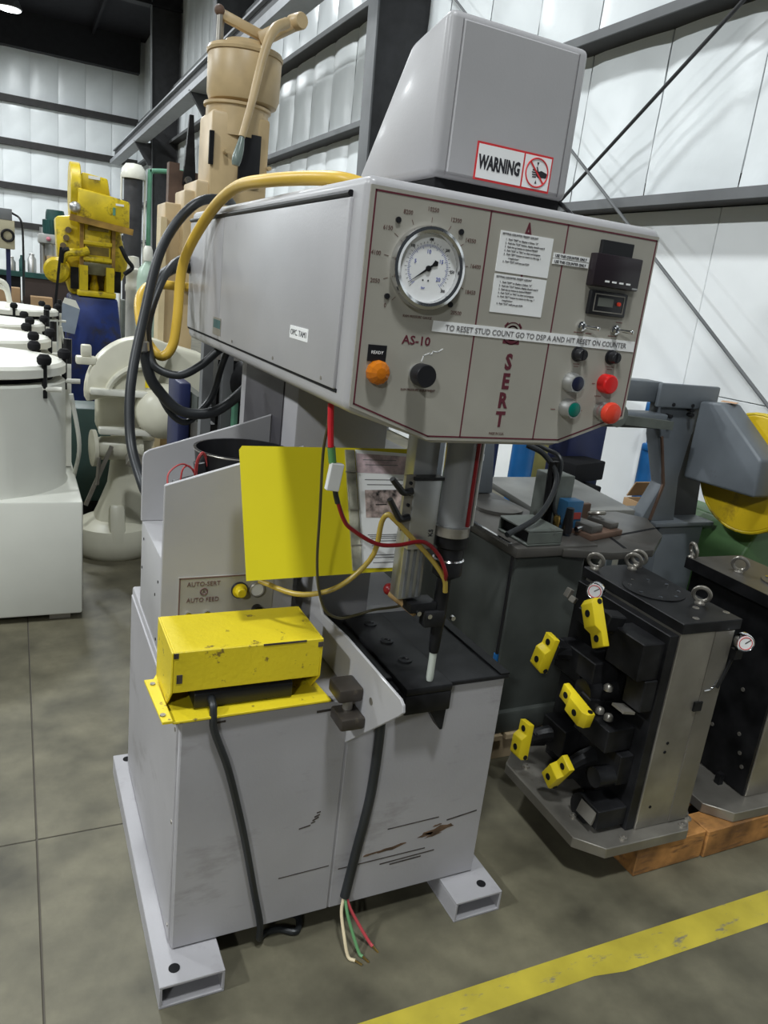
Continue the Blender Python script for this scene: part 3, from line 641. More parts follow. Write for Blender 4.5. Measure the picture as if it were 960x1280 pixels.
# foot switch with its yellow guard, parked on the cabinet
F = thing('foot_switch', 'scuffed yellow box shaped foot pedal guard parked on the left of the gray cabinet', 'foot switch', (.455, 1.52, .682))
MB().prism([(.262, 1.59), (.285, 1.425), (.646, 1.43), (.628, 1.64), (.285, 1.64)], 'z', .684, .690).out('base_plate', YELW, F, bevel=.001, seg=1)
MB().prism([(.252, 1.605), (.262, 1.420), (.284, 1.420), (.278, 1.605)], 'z', .690, .697).out('mounting_flange', YELW, F, bevel=.001, seg=1)
for y in (1.445, 1.58): MB().cyl((.267, y, .697), (.267, y, .700), .006, seg=10).out('bolt', STEEL, F)
gd = MB()
gd.prism([(1.452, .742), (1.452, .838), (1.632, .840), (1.632, .690), (1.624, .690), (1.624, .833), (1.459, .831), (1.459, .742)], 'x', .287, .618)
gd.prism([(1.452, .742), (1.452, .838), (1.632, .840), (1.632, .690), (1.50, .690)], 'x', .283, .288)
gd.prism([(1.452, .742), (1.452, .838), (1.632, .840), (1.632, .690), (1.50, .690)], 'x', .617, .622)
gd.out('pedal_guard', YELW, F, bevel=.002, seg=1)
MB().prism([(1.46, .694), (1.62, .694), (1.62, .80), (1.46, .728)], 'x', .335, .56).out('pedal', BLACK, F, bevel=.004)
MB().obox((.615, 1.4515, .824), (.012, .002, .012)).obox((.300, 1.4515, .775), (.012, .002, .02)).obox((.292, 1.4515, .83), (.010, .002, .012)).obox((.53, 1.4515, .836), (.10, .002, .004)).out('chipped_edge', SCUFF, F)
MB().tube([(.372, 1.50, .715), (.372, 1.445, .712), (.372, 1.432, .69), (.376, 1.431, .65), (.411, 1.430, .55), (.445, 1.430, .42), (.468, 1.430, .32), (.495, 1.430, .19), (.517, 1.430, .085), (.522, 1.44, .03), (.545, 1.47, .010), (.585, 1.47, .009), (.625, 1.45, .009), (.640, 1.50, .009), (.56, 1.53, .009)], .0085, 10).out('cord', RUBBER, F, label='black pedal cord hanging down the cabinet front')

# mains cable with bare ends
W = thing('power_cable', 'thick black power cable hanging below the side guard plate, ends in stripped wires', 'cable', (.74, 1.43, .1))
MB().tube([(.76, 1.475, .69), (.775, 1.43, .66), (.782, 1.427, .58), (.780, 1.427, .43), (.770, 1.427, .33), (.757, 1.425, .248), (.735, 1.418, .115)], .0125, 12).out('cable_jacket', RUBBER, W)
for pts, m in ((((.733, 1.418, .117), (.722, 1.40, .085), (.718, 1.36, .045), (.722, 1.335, .008), (.735, 1.32, .006)), mat('cream_wire', (.62, .52, .34), .45)),
               (((.735, 1.418, .117), (.736, 1.39, .08), (.744, 1.36, .04), (.752, 1.335, .009), (.758, 1.325, .006)), mat('green_wire', (.10, .25, .10), .45)),
               (((.738, 1.418, .117), (.748, 1.40, .085), (.772, 1.375, .04), (.790, 1.355, .010), (.795, 1.345, .006)), mat('red_pink_wire', (.45, .06, .07), .45))):
    MB().tube(pts, .0042, 8).out('stripped_wire', m, W)
    e = Vector(pts[-1]); e0 = Vector(pts[-2])
    MB().tube([e, e+(e-e0).normalized()*.02], .0028, 6).out('bare_copper', BRASS, W)

# hoses and tubes
def hose(name, label, pts, r, m, group=None, cat='hose', extra=None, n=6):
    o = MB().tube(pts, r, 12, n).out(name, m); props(o, label, cat, group); return o
hose('air_hose', 'yellow air hose curving over the back of the gray press head', [(.66, 1.55, 1.81), (.605, 1.62, 1.822), (.54, 1.85, 1.825), (.525, 2.12, 1.822), (.515, 2.38, 1.76), (.475, 2.50, 1.626), (.462, 2.50, 1.454), (.450, 2.50, 1.37), (.420, 2.51, 1.335), (.388, 2.54, 1.362), (.365, 2.58, 1.42), (.37, 2.66, 1.50), (.42, 2.74, 1.545), (.52, 2.755, 1.55), (.60, 2.745, 1.55)], .0155, YELHOSE)
hose('overhead_cable', 'long black cable arching from the head roof down to the feeder', [(.66, 2.64, 1.812), (.61, 2.55, 1.83), (.50, 2.48, 1.80), (.404, 2.46, 1.665), (.345, 2.40, 1.45), (.303, 2.32, 1.265), (.297, 2.25, 1.115), (.315, 2.15, 1.02), (.335, 2.12, .97), (.345, 2.10, .945)], .0145, RUBBER, cat='cable')
hose('hydraulic_hose', 'thick black hose looping lowest behind the head', [(.58, 2.76, 1.60), (.50, 2.70, 1.615), (.41, 2.62, 1.55), (.368, 2.52, 1.40), (.378, 2.50, 1.29), (.41, 2.50, 1.23), (.482, 2.50, 1.165), (.575, 2.50, 1.160), (.64, 2.49, 1.20), (.69, 2.45, 1.27), (.70, 2.44, 1.34)], .0175, RUBBER)
hose('hydraulic_hose', 'middle black hose loop rising to the underside of the head', [(.60, 2.76, 1.64), (.51, 2.72, 1.64), (.435, 2.62, 1.57), (.38, 2.54, 1.43), (.385, 2.50, 1.33), (.41, 2.48, 1.295), (.47, 2.46, 1.285), (.53, 2.45, 1.32), (.58, 2.44, 1.37), (.62, 2.44, 1.40)], .013, RUBBER)
hose('hydraulic_hose', 'thin black hose hanging in a steep arc from the head bottom', [(.64, 2.50, 1.40), (.62, 2.53, 1.32), (.60, 2.55, 1.22), (.565, 2.55, 1.165), (.51, 2.54, 1.12), (.45, 2.53, 1.16), (.39, 2.53, 1.28), (.365, 2.54, 1.36)], .011, RUBBER)
o = MB().lathe([(.014, 0), (.021, .005), (.021, .03), (.016, .035), (.016, .07), (.012, .075)], (.362, 2.50, 1.345), (-.12, 0, 1), 12).out('hose_coupling', ALU); props(o, 'shiny metal hose coupling on the hanging black hoses', 'fitting')
hose('air_tube', 'red plastic air tube curving past the printed sheet to the spindle', [(.617, 1.44, 1.165), (.630, 1.43, 1.13), (.648, 1.425, 1.109), (.704, 1.41, 1.078), (.753, 1.40, 1.076), (.813, 1.395, 1.083), (.853, 1.39, 1.054), (.877, 1.385, 1.01), (.885, 1.395, .985)], .0048, REDTUBE, cat='tube')
o = thing('inline_fuse', 'red cable end with green ferrule and white tag hanging from the head', 'connector', (.59, 1.44, 1.2))
MB().tube([(.584, 1.45, 1.375), (.586, 1.445, 1.33), (.589, 1.44, 1.285)], .0068, 10).out('red_lead', mat('bright_red_lead', (.60, .02, .03), .35), o)
MB().cyl((.590, 1.44, 1.285), (.596, 1.44, 1.252), .0085, seg=12).out('green_ferrule', mat('green_ferrule', (.10, .28, .10), .4), o)
MB().obox((.602, 1.437, 1.222), (.030, .014, .060), (0, .12, 0)).out('white_tag', WHITE, o, bevel=.002, seg=1)
MB().tube([(.607, 1.438, 1.195), (.611, 1.44, 1.18), (.617, 1.44, 1.163)], .006, 10).out('black_lead', RUBBER, o)
hose('air_tube', 'clear yellow tube rising to a sharp bend in front of the printed sheet', [(.50, 1.58, .935), (.56, 1.50, .932), (.62, 1.46, .950), (.674, 1.45, .984), (.717, 1.44, 1.043), (.722, 1.43, 1.12), (.730, 1.42, 1.141), (.740, 1.415, 1.135), (.780, 1.41, 1.099), (.845, 1.40, 1.037), (.882, 1.395, .99), (.893, 1.40, .955)], .0060, CLRYEL, cat='tube', n=4)
hose('signal_cable', 'thin dark cable hanging from the head in front of the yellow sheet', [(.586, 1.46, 1.38), (.582, 1.45, 1.33), (.577, 1.45, 1.27), (.582, 1.45, 1.141), (.586, 1.45, 1.03), (.598, 1.45, .955), (.625, 1.46, .90), (.666, 1.47, .876), (.71, 1.47, .882), (.745, 1.46, .895), (.80, 1.46, .898), (.82, 1.45, .91)], .0032, mat('olive_black_cable', (.06, .05, .02), .4), cat='cable')

# ================================================================== TOMBSTONE FIXTURES
def eyebolt(p, parent, ang=0.):
    p = Vector(p); ax = Vector((math.cos(ang), math.sin(ang), .25))
    e = MB().torus(p+Vector((0, 0, .031)), ax, .024, .0065, 24, 8).lathe([(.015, 0), (.015, .005), (.009, .010), (.008, .014)], p, seg=14).out('eye_bolt', STEEL, parent)
    return e
def gauge_small(p, face, parent, r=.0255, stem=None):
    b = MB().lathe([(.018, -.02), (r, -.018), (r, .002), (r-.002, .005), (r-.005, .003), (0, .003)], p, face, 28).out('pressure_gauge', CHROME, parent)
    d = Vector(face).normalized(); pp = Vector(p)+d*.0033
    MB().lathe([(r-.005, .0030), (r-.005, .0042), (0, .0042)], p, face, 24).out('dial', WHITE, b)
    x, y, z = frame_of(d)
    MB().torus(Vector(p)+d*.0045, face, r-.0085, .0012, 24, 6).out('red_ring', REDINK, b)
    MB().bar(Vector(p)+d*.005-x*.002, Vector(p)+d*.005+(x*.7+y*.7)*(r-.010), .0022, .001, d).out('needle', BLACK, b)
    return b
T1 = thing('tombstone_fixture', 'steel tooling column on a chamfered base with black clamps and five yellow pads', 'fixture', (1.69, 1.57, .10), -.035)
# local frame: x -.23..+.215, y -.25..+.25, z from base plate bottom
def octo(x0, x1, y0, y1, c, z0, z1): return MB().prism([(x0+c, y0), (x1-c, y0), (x1, y0+c), (x1, y1-c), (x1-c, y1), (x0+c, y1), (x0, y1-c), (x0, y0+c)], 'z', z0, z1)
bp = octo(-.230, .225, -.250, .262, .07, 0, .035).out('base_plate', STEEL, T1, bevel=.002, seg=1)
for x, y in ((-.17, -.10), (-.17, .16), (.15, -.228), (.19, -.21), (-.08, -.225)): MB().lathe([(.012, 0), (.012, .006), (.006, .007), (.006, .002)], (x, y, .035), seg=12).out('bolt', STEEL, bp)
cl = box(-.018, .186, -.205, .225, .035, .686).out('column_body', STEEL, T1, bevel=.002, seg=1)
box(.186, .1875, -.195, .215, .06, .66).out('side_plate', BLACKST, cl)
box(.112, .184, -.2075, -.205, .04, .684).out('front_strip', mat('darker_steel_strip', (.22, .205, .18), .4, metal=.6, var=.1), cl)
for x, z in ((.03, .33), (.027, .30), (.12, .28), (.022, .11), (.15, .64)): MB().cyl((x, -.2045, z), (x, -.2065, z), .005, seg=10).out('tapped_hole', FLATBLK, cl)
box(-.052, -.018, -.200, .220, .035, .680).out('clamp_plate', BLACKST, T1, bevel=.002, seg=1)
tp1 = box(-.020, .206, -.208, .245, .686, .718).out('top_plate', BLACKST, T1, bevel=.002, seg=1)
MB().lathe([(.095, 0), (.095, .004), (0, .004)], (.085, .03, .718), seg=40).out('round_cover', BLACKST, tp1)
for k in range(8):
    a = k*PI/4+.3; MB().cyl((.085+.075*math.cos(a), .03+.075*math.sin(a), .721), (.085+.075*math.cos(a), .03+.075*math.sin(a), .725), .006, seg=10).out('cap_screw', CHROME, tp1)
for x, y, a in ((.155, -.09, .7), (.145, .20, .75), (-.000, .215, .75), (.19, .225, .6)): eyebolt((x, y, .718), tp1, a)
for x, y in ((.115, -.115), (.05, -.18), (.19, -.16)): MB().lathe([(.010, 0), (.010, .002), (.006, .002), (.006, .0005)], (x, y, .718), seg=12).out('hole_rim', STEEL, tp1)
# side blocks and clamp arms on the -x face
def blk(x0, x1, y0, y1, z0, z1, m=BLACKST, name='mounting_block'): return box(x0, x1, y0, y1, z0, z1).out(name, m, T1, bevel=.003, seg=1)
blk(-.13, -.052, -.19, -.05, .54, .655); blk(-.10, -.052, -.195, -.12, .44, .54); blk(-.135, -.052, -.02, .10, .60, .645)
blk(-.15, -.052, -.15, .0, .285, .36); blk(-.10, -.052, -.17, -.03, .18, .28); blk(-.16, -.052, -.19, -.10, .05, .115); blk(-.12, -.052, .05, .18, .40, .50); blk(-.12, -.052, .06, .18, .12, .22)
blk(-.15, -.052, -.04, .04, .45, .52)
MB().obox((-.163, -.145, .085), (.006, .07, .045), (0, .3, 0)).out('name_plate', STEEL, T1)
for y, z in ((-.10, .365), (-.06, .365), (-.075, .45)):
    MB().lathe([(.014, 0), (.014, .012), (.010, .018), (0, .022)], (-.115, y, z), seg=14).out('hex_nut', STEEL, T1)
MB().obox((-.120, -.155, .435), (.045, .05, .008), (0, .2, 0)).out('bright_tab', STEEL, T1)
for (y0, z0, r) in ((-.02, .42, .038), (-.14, .20, .03), (-.11, .07, .045)):
    MB().cyl((-.052, y0, z0), (-.16, y0, z0), r, seg=18).out('clamp_cylinder', BLACKST, T1)
def pad(p, d, L, face_up, arm_from):
    """one yellow urethane pad: long block with a stepped end, two black holes, on a black lever"""
    p = Vector(p); d = Vector(d).normalized(); nrm = Vector((-1, 0, 0)); nrm = (nrm-d*nrm.dot(d)).normalized(); s_ = d.cross(nrm)
    R = Matrix((s_, nrm, d)).transposed()
    def W_(a, b, c): return p+s_*a+nrm*b+d*c
    w = .026; L *= 1.12; mb = MB()
    pr = [(-L/2, -.016), (L/2, -.016), (L/2, .006), (L*.20, .006), (L*.08, .024), (-L*.40, .024), (-L/2, .010)]
    vs_ = [W_(-w, v, u) for u, v in pr]+[W_(w, v, u) for u, v in pr]; n = len(pr)
    mb._faces(vs_, [tuple(range(n)), tuple(range(2*n-1, n-1, -1))]+[(i, (i+1) % n, n+(i+1) % n, n+i) for i in range(n)])
    pd = mb.out('clamp_pad', YELPAD, T1, bevel=.003, label='bright yellow urethane clamp pad')
    for u, v in ((L*.32, .006), (-L*.2, .024)):
        MB().cyl(W_(0, v-.002, u), W_(0, v+.0012, u), .0105, seg=16).out('pad_hole', FLATBLK, pd)
    MB().cyl(W_(-w-.002, -.004, -L*.42), W_(w+.002, -.004, -L*.42), .008, seg=12).out('pivot_pin', BLACKST, pd)
    MB().obox(p+Vector((.055, .0, .004)), (.07, .045, .05), (.15, .2, .1)).out('clamp_link', BLACKST, T1, bevel=.004, seg=1)
    MB().tube([p+Vector((.012, 0, 0)), (p+Vector(arm_from))/2+Vector((0, 0, .012)), Vector(arm_from)], lambda t: .020+.012*t, 10).out('clamp_arm', BLACKST, T1)
# pad centres measured in the fixture's own frame
pad((-.195, -.055, .665), (-.05, -.55, -.84), .125, 0, (-.05, -.03, .60))
pad((-.200, .135, .475), (.12, -.12, .98), .110, 0, (-.05, .12, .45))
pad((-.190, -.035, .385), (.0, 1., .22), .125, 0, (-.05, -.01, .32))
pad((-.205, .160, .145), (.1, .10, .98), .110, 0, (-.05, .12, .17))
pad((-.200, -.030, .150), (.02, -.50, .87), .110, 0, (-.05, -.06, .22))
g1 = gauge_small((-.095, .085, .70), (-.80, -.60, .08), T1, .0275)
MB().tube([(-.085, .10, .695), (-.06, .11, .67), (-.052, .11, .64)], .008, 8).out('gauge_stem', CHROME, T1)
MB().obox((-.135, .13, .655), (.03, .02, .02), (.3, .4, .6)).obox((-.14, .15, .67), (.02, .02, .03), (.1, .4, .2)).out('valve_block', STEEL, T1, bevel=.002, seg=1)
g2 = gauge_small((.205, -.235, .655), (-.42, -.90, .05), T1, .027)
MB().tube([(.208, -.215, .645), (.20, -.21, .60), (.185, -.21, .55), (.17, -.208, .50)], .006, 8).obox((.205, -.215, .612), (.03, .02, .03)).out('gauge_stem', BLACKST, T1)
MB().tube([(.165, -.2085, .525), (.15, -.209, .50), (.12, -.2085, .495)], .003, 8).out('drain_tube', CHROME, T1)
MB().box(.095, .125, -.212, -.205, .43, .46).out('fitting', BLACKST, T1)

T2 = thing('tombstone_fixture', 'second dark tooling column, right of the one with yellow pads, cut by the frame', 'fixture', (2.26, 1.58, .10), -.045)
octo(-.262, .24, -.262, .255, .07, 0, .035).out('base_plate', STEEL, T2, bevel=.002, seg=1)
c2 = box(-.085, .135, -.205, .225, .035, .686).out('column_body', STEEL, T2, bevel=.002, seg=1)
sd2 = box(-.095, -.085, -.200, .220, .04, .68).out('side_plate', BLACKST, c2)
for y, z in ((-.17, .13), (-.13, .23), (-.15, .17), (-.1, .38), (-.02, .2)): MB().cyl((-.0945, y, z), (-.0975, y, z), .007, seg=10).out('tapped_hole', STEEL, c2)
t2p = box(-.108, .158, -.208, .245, .686, .722).out('top_plate', TABLEST, T2, bevel=.002, seg=1)
box(-.112, -.108, -.208, .245, .684, .724).out('plate_edge', BLACKST, t2p)
eyebolt((-.030, .085, .722), t2p, .65); eyebolt((-.095, .235, .722), t2p, -.3)
MB().lathe([(.075, 0), (.075, .006), (0, .006)], (.06, -.03, .722), seg=32).out('round_cover', TABLEST, t2p)
for k in range(6):
    a = k*PI/3; MB().cyl((.06+.058*math.cos(a), -.03+.058*math.sin(a), .727), (.06+.058*math.cos(a), -.03+.058*math.sin(a), .732), .006, seg=10).out('cap_screw', CHROME, t2p)
MB().obox((-.12, -.12, .05), (.02, .02, .05), (0, 0, 0)).out('set_screw', BLACKST, T2)
# wooden skids under the two fixtures
def skid(name, label, x0, x1, y0, y1):
    t = thing(name, label, 'skid', ((x0+x1)/2, (y0+y1)/2, 0))
    for y in (y0, (y0+y1)/2-.045, y1-.09): box(x0, x1, y, y+.09, 0, .0985).out('timber', WOOD, t, bevel=.003, seg=1)
skid('wood_skid', 'reddish wooden timbers under the fixture with the yellow pads', 1.655, 1.938, 1.325, 1.81)
skid('wood_skid', 'reddish wooden timbers under the right hand dark fixture', 1.942, 2.46, 1.318, 1.83)

# ================================================================== GRAY GREEN MACHINE WITH OCTAGONAL TABLE
pt = thing('wood_pallet', 'weathered wooden pallet under the dark gray green machine', 'pallet', (1.9, 2.3, 0))
for y in (1.97, 3.0, 4.05): box(1.50, 2.03, y, y+.09, 0, .09).out('stringer', WOODG, pt, bevel=.002, seg=1)
for k in range(5): box(1.48+.115*k, 1.58+.115*k, 1.95, 4.2, .09, .112).out('deck_board', WOODG, pt, bevel=.002, seg=1)
G = thing('bed_machine', 'dark gray green machine with a long side bed and an octagonal T-slot table', 'machine', (1.8, 2.4, .112))
MB().prism([(1.53, .112), (1.86, .112), (1.83, .80), (1.53, .80)], 'y', 1.98, 3.10).out('machine_base', GMACH, G, bevel=.008)
box(1.50, 1.90, 1.96, 3.14, .112, .20).out('base_flange', GMACH, G, bevel=.01)
bed = MB().prism([(1.51, .80), (1.86, .80), (1.86, .835), (1.51, .835)], 'y', 1.96, 4.2).out('bed_top', TABLEST, G, bevel=.003)
box(1.50, 1.515, 2.0, 4.2, .828, .842).out('bed_edge_highlight', CHROME, G, bevel=.002, seg=1)  # bright strip put in for the highlight along the bed's edge
box(1.53, 1.85, 3.2, 4.15, .112, .80).out('rear_leg', GMACH, G, bevel=.008)
MB().tube([(1.515, 1.985, .80), (1.51, 1.975, .60), (1.505, 1.97, .45), (1.50, 1.965, .30)], .006, 8).out('drain_cable', BLACK, G)
MB().cyl((1.505, 1.972, .44), (1.503, 1.968, .36), .009, seg=10).out('blue_sleeve', AZURE, G)
tbl = MB().prism([(1.70, 1.95), (1.87, 1.895), (2.07, 1.90), (2.26, 2.05), (2.38, 2.26), (2.30, 2.36), (1.90, 2.36), (1.74, 2.20)], 'z', .800, .828).out('octagonal_table', TABLEST, G, bevel=.003)
MB().bar((1.96, 1.93, .8272), (2.08, 2.34, .8272), .014, .003).bar((2.02, 2.06, .8272), (2.30, 2.13, .8272), .014, .003).out('t_slot', FLATBLK, tbl)
MB().lathe([(.10, .70), (.11, .73), (.14, .80)], (1.97, 2.2, 0), seg=28).out('table_pedestal', GMACHL, G)
box(1.88, 2.03, 2.05, 2.35, .112, .70).out('table_column', GMACH, G, bevel=.01)
# tail parts on the bed
hs = thing('switch_box', 'small gray green cast box with a dark opening on the machine bed', 'box', (1.60, 2.03, .836))
MB().box(1.555, 1.70, 1.97, 2.15, .8365, .845).box(1.555, 1.70, 1.97, 2.15, .885, .893).box(1.695, 1.70, 1.97, 2.15, .845, .885).box(1.555, 1.70, 2.145, 2.15, .845, .885).box(1.555, 1.70, 1.97, 1.975, .845, .885).out('box_shell', GMACHL, hs, bevel=.002, seg=1)
MB().box(1.57, 1.69, 1.985, 2.14, .846, .88).out('box_inside', FLATBLK, hs)
vh = thing('valve_head', 'upright valve unit in gray green with a blue block and black hoses', 'valve', (1.80, 2.15, .836))
box(1.775, 1.875, 2.16, 2.27, .8365, 1.035).out('unit_body', GMACHL, vh, bevel=.005)
box(1.81, 1.885, 2.10, 2.155, .8365, .955).out('blue_block', mat('soft_blue_paint', (.03, .12, .24), .45), vh, bevel=.004)
MB().obox((1.86, 2.099, .90), (.035, .004, .025)).out('red_emblem', mat('red_label', (.35, .05, .04), .5), vh)
for x in (1.73, 1.75): MB().cyl((x, 2.12, .8365), (x-.01, 2.12, 1.10), .011, seg=10).out('steel_post', BLACKST, vh)
MB().lathe([(.018, .8365), (.018, .86), (.012, .865), (.014, .90), (.010, .91)], (1.755, 2.08, 0), seg=14).out('brass_fitting', BRASS, vh)
MB().lathe([(.018, .845), (.02, .86), (.014, .94)], (1.80, 2.07, 0), seg=14).out('black_fitting', BLACK, vh)
MB().tube([(1.66, 2.2, 1.14), (1.70, 2.15, 1.12), (1.73, 2.10, 1.06), (1.70, 2.06, 1.00), (1.60, 2.0, .93), (1.45, 1.95, .89)], .010, 10).out('black_hose', RUBBER, vh)
MB().tube([(1.70, 2.35, 1.15), (1.74, 2.2, 1.13), (1.76, 2.12, 1.10), (1.75, 2.11, .95), (1.78, 2.09, .87)], .008, 10).out('black_hose', RUBBER, vh)
ts = thing('tailstock_unit', 'gray bearing bracket with a bright nut on the rear of the bed', 'bracket', (1.70, 2.75, .836))
MB().prism([(2.62, .8365), (2.95, .8365), (2.95, 1.10), (2.80, 1.14), (2.66, 1.05)], 'x', 1.60, 1.84).out('bracket_body', BLUEGRAY, ts, bevel=.01)
MB().lathe([(.045, .8365), (.045, .87), (.028, .875), (.028, 1.0), (.05, 1.005), (.05, 1.03), (0, 1.03)], (1.66, 2.55, 0), seg=20).out('bearing_post', ALU, ts)
MB().lathe([(.10, .8365), (.10, .85), (.07, .856), (0, .856)], (1.72, 2.40, 0), seg=24).out('index_ring', TABLEST, ts)
vz = thing('machine_vise', 'low rusty brown steel vise lying on the octagonal table', 'vise', (1.97, 2.12, .829))
MB().obox((1.95, 2.10, .840), (.20, .13, .022), (0, 0, .25)).out('vise_base', RUSTBR, vz, bevel=.003)
MB().obox((1.90, 2.09, .865), (.07, .11, .028), (0, 0, .25)).obox((2.02, 2.13, .862), (.05, .11, .022), (0, 0, .25)).out('vise_jaw', TABLEST, vz, bevel=.003)
MB().torus((2.02, 2.17, .885), (0, .3, 1), .028, .008, 20, 8).out('ring', STEEL, vz)
MB().cyl((1.872, 2.072, .862), (1.835, 2.060, .860), .010, seg=10).out('screw_handle', CHROME, vz)
o = MB().prism([(-.055, 0), (.055, 0), (.055, .075), (-.055, .075)], 'y', -.01, .01).out('angle_plate', RUSTBR, bevel=.002, seg=1); o.location = (1.985, 2.235, .867); o.rotation_euler = (0, 0, .1)
props(o, 'dark brown upright steel plate behind the vise', 'plate')
o = MB().prism([(1.92, 2.40), (2.43, 2.38), (2.53, 2.95), (2.0, 2.95)], 'z', .795, .825).out('side_table', mat('pale_gray_table', (.22, .22, .205), .4, var=.08), bevel=.003)
props(o, 'pale gray side table top behind the octagonal table', 'table'); 
for x in (2.07, 2.42): box(x, x+.06, 2.75, 2.81, 0, .795).out('table_leg', GMACH, o)
MB().box(2.13, 2.42, 2.76, 2.80, .5, .56).out('table_rail', GMACH, o)

# ================================================================== GRAY GRINDER STAND WITH YELLOW WHEEL GUARD
S = thing('wheel_stand', 'blue gray grinder stand with waisted post, boxed arm and yellow wheel guard', 'machine', (2.55, 2.35, 0))
MB().loft([[(2.58, 2.33, .0), (2.79, 2.33, 0), (2.79, 2.56, 0), (2.58, 2.56, 0)], [(2.545, 2.33, .765), (2.81, 2.33, .765), (2.81, 2.54, .765), (2.545, 2.54, .765)]]).out('stand_base', BLUEGRAY, S, bevel=.004)
box(2.50, 2.85, 2.31, 2.58, .765, .783).out('stand_flange', BLUEGRAY, S, bevel=.003)
MB().prism([(2.44, .783), (2.64, .783), (2.61, .98), (2.63, 1.17), (2.70, 1.33), (2.70, 1.37), (2.415, 1.37), (2.435, 1.16), (2.523, .95)], 'y', 2.35, 2.42).out('waisted_post', BLUEGRAY, S, bevel=.004)
MB().prism([(2.61, .783), (2.85, .783), (2.80, 1.25), (2.61, 1.25)], 'y', 2.42, 2.46).out('post_shade_plate', STEELDK, S)  # dark plate stands in for the shadowed side of the post
MB().bar((2.455, 2.347, 1.16), (2.525, 2.347, .95), .012, .010).bar((2.525, 2.347, .95), (2.49, 2.347, .79), .012, .010).out('post_rib', RUSTBR, S)
tpp = box(2.375, 2.715, 2.325, 2.348, 1.285, 1.385).out('head_plate', BLUEGRAY, S, bevel=.008)
for x, z in ((2.46, 1.30), (2.57, 1.30), (2.46, 1.25), (2.58, 1.26), (2.575, 1.28)): MB().cyl((x, 2.349, z), (x, 2.320, z), .008, seg=10).out('bolt', BLACKST, S)
MB().box(1.98, 2.42, 2.36, 2.46, 1.30, 1.385).box(2.05, 2.42, 2.30, 2.40, 1.20, 1.26).out('cross_beam', BLUEGRAY, S, bevel=.006)
MB().cyl((2.10, 2.24, 1.255), (2.10, 2.50, 1.255), .045, seg=20).out('pivot_hub', GMACHL, S)
MB().bar((2.12, 2.27, 1.24), (2.42, 2.29, 1.22), .05, .035).out('tension_lever', GMACHL, S)
MB().prism([(2.32, .99), (2.32, 1.323), (2.21, 1.333), (1.965, 1.150), (1.958, 1.00)], 'x', 2.60, 2.715).out('boxed_arm', BLUEGRAY, S, bevel=.012, seg=3)
MB().lathe([(.24, 0), (.25, .02), (.25, .10), (.24, .12), (0, .12)], (2.735, 2.11, 1.06), (1, 0, 0), 40).out('wheel_guard', mat('yellow_guard_paint', (.62, .43, .015), .35, var=.06, dirt=(.25, .15, .02), dirt_at=.62, dirt_w=.15, dirt_scale=5), S, bevel=.004)
MB().torus((2.745, 2.11, 1.06), (1, 0, 0), .245, .009, 40, 8).out('guard_rim', YELPRESS, S)
MB().obox((2.66, 2.22, 1.337), (.045, .06, .003), (0, 0, .5)).out('orange_sticker', mat('orange_sticker', (.62, .36, .20), .5), S)
# green machine base right behind the fixtures
gm = thing('green_machine', 'bright green sloped machine housing below the yellow wheel guard', 'machine', (2.95, 2.25, 0))
MB().prism([(2.81, 0), (3.45, 0), (3.45, .62), (3.05, .80), (2.905, .80), (2.81, .63)], 'y', 2.12, 2.62).out('housing', GREEN, gm, bevel=.012, seg=3)
box(2.80, 3.47, 2.09, 2.65, 0, .10).out('plinth', GMACH, gm, bevel=.005)
# bits stored by the wall
o = thing('cardboard_box', 'open cardboard box of scrap parts by the white wall', 'box', (3.1, 2.84, .60))
box(2.96, 3.28, 2.72, 3.0, .601, .61).out('carton_base', CARD, o)
for a in ((2.96, 2.97, 2.72, 3.0, .61, .70), (3.27, 3.28, 2.72, 3.0, .61, .70), (2.97, 3.27, 2.72, 2.73, .61, .68), (2.97, 3.27, 2.99, 3.0, .61, .70)): box(*a).out('carton_wall', CARD, o)
MB().obox((3.12, 3.02, .74), (.2, .006, .1), (.5, 0, 0)).out('carton_flap', CARD, o)
MB().obox((3.10, 2.86, .69), (.12, .05, .05), (.4, .5, .3)).out('scrap_block', BLACKST, o); MB().cyl((3.05, 2.9, .66), (3.2, 2.8, .75), .02, seg=10).out('scrap_rod', STEEL, o)
o = thing('shelf_bench', 'low gray bench carrying the open cardboard box', 'bench', (3.2, 2.9, 0))
box(2.90, 3.50, 2.68, 3.10, .56, .60).out('bench_top', BLUEGRAY, o, bevel=.008)
for x in (2.95, 3.41):
    for y in (2.72, 3.02): box(x, x+.04, y, y+.04, 0, .56).out('leg', BLUEGRAY, o)
jk = thing('hydraulic_jack', 'upright blue hydraulic jack leaning against the white wall', 'jack', (3.95, 3.8, 0))
MB().cyl((4.0, 3.90, .02), (4.02, 3.93, .80), .055, seg=20).out('jack_body', AZURE, jk)
MB().cyl((4.02, 3.93, .80), (4.03, 3.96, 1.02), .028, seg=14).out('jack_ram', AZURE, jk)
MB().obox((4.03, 3.96, 1.05), (.10, .10, .09)).obox((4.03, 3.91, .79), (.15, .07, .05)).out('jack_collar', AZURE, jk, bevel=.01)
MB().obox((4.0, 3.90, .01), (.2, .2, .02)).out('jack_foot', AZURE, jk)
nv = thing('navy_cabinet', 'tall navy blue machine guard standing before the white wall', 'cabinet', (3.55, 4.25, 0))
MB().prism([(3.40, 0), (3.72, 0), (3.72, 1.20), (3.62, 1.35), (3.40, 1.35)], 'y', 4.05, 4.40).out('cabinet_body', NAVY, nv, bevel=.02)
MB().obox((3.42, 3.95, .62), (.35, .22, .13), (0, 0, .3)).obox((3.36, 3.86, .50), (.30, .2, .10), (0, .1, .2)).out('guard_arm', FLATBLK, nv, bevel=.01)
yp = thing('yellow_panel', 'pale yellow upright panel beside the navy guard', 'panel', (3.25, 4.25, 0))
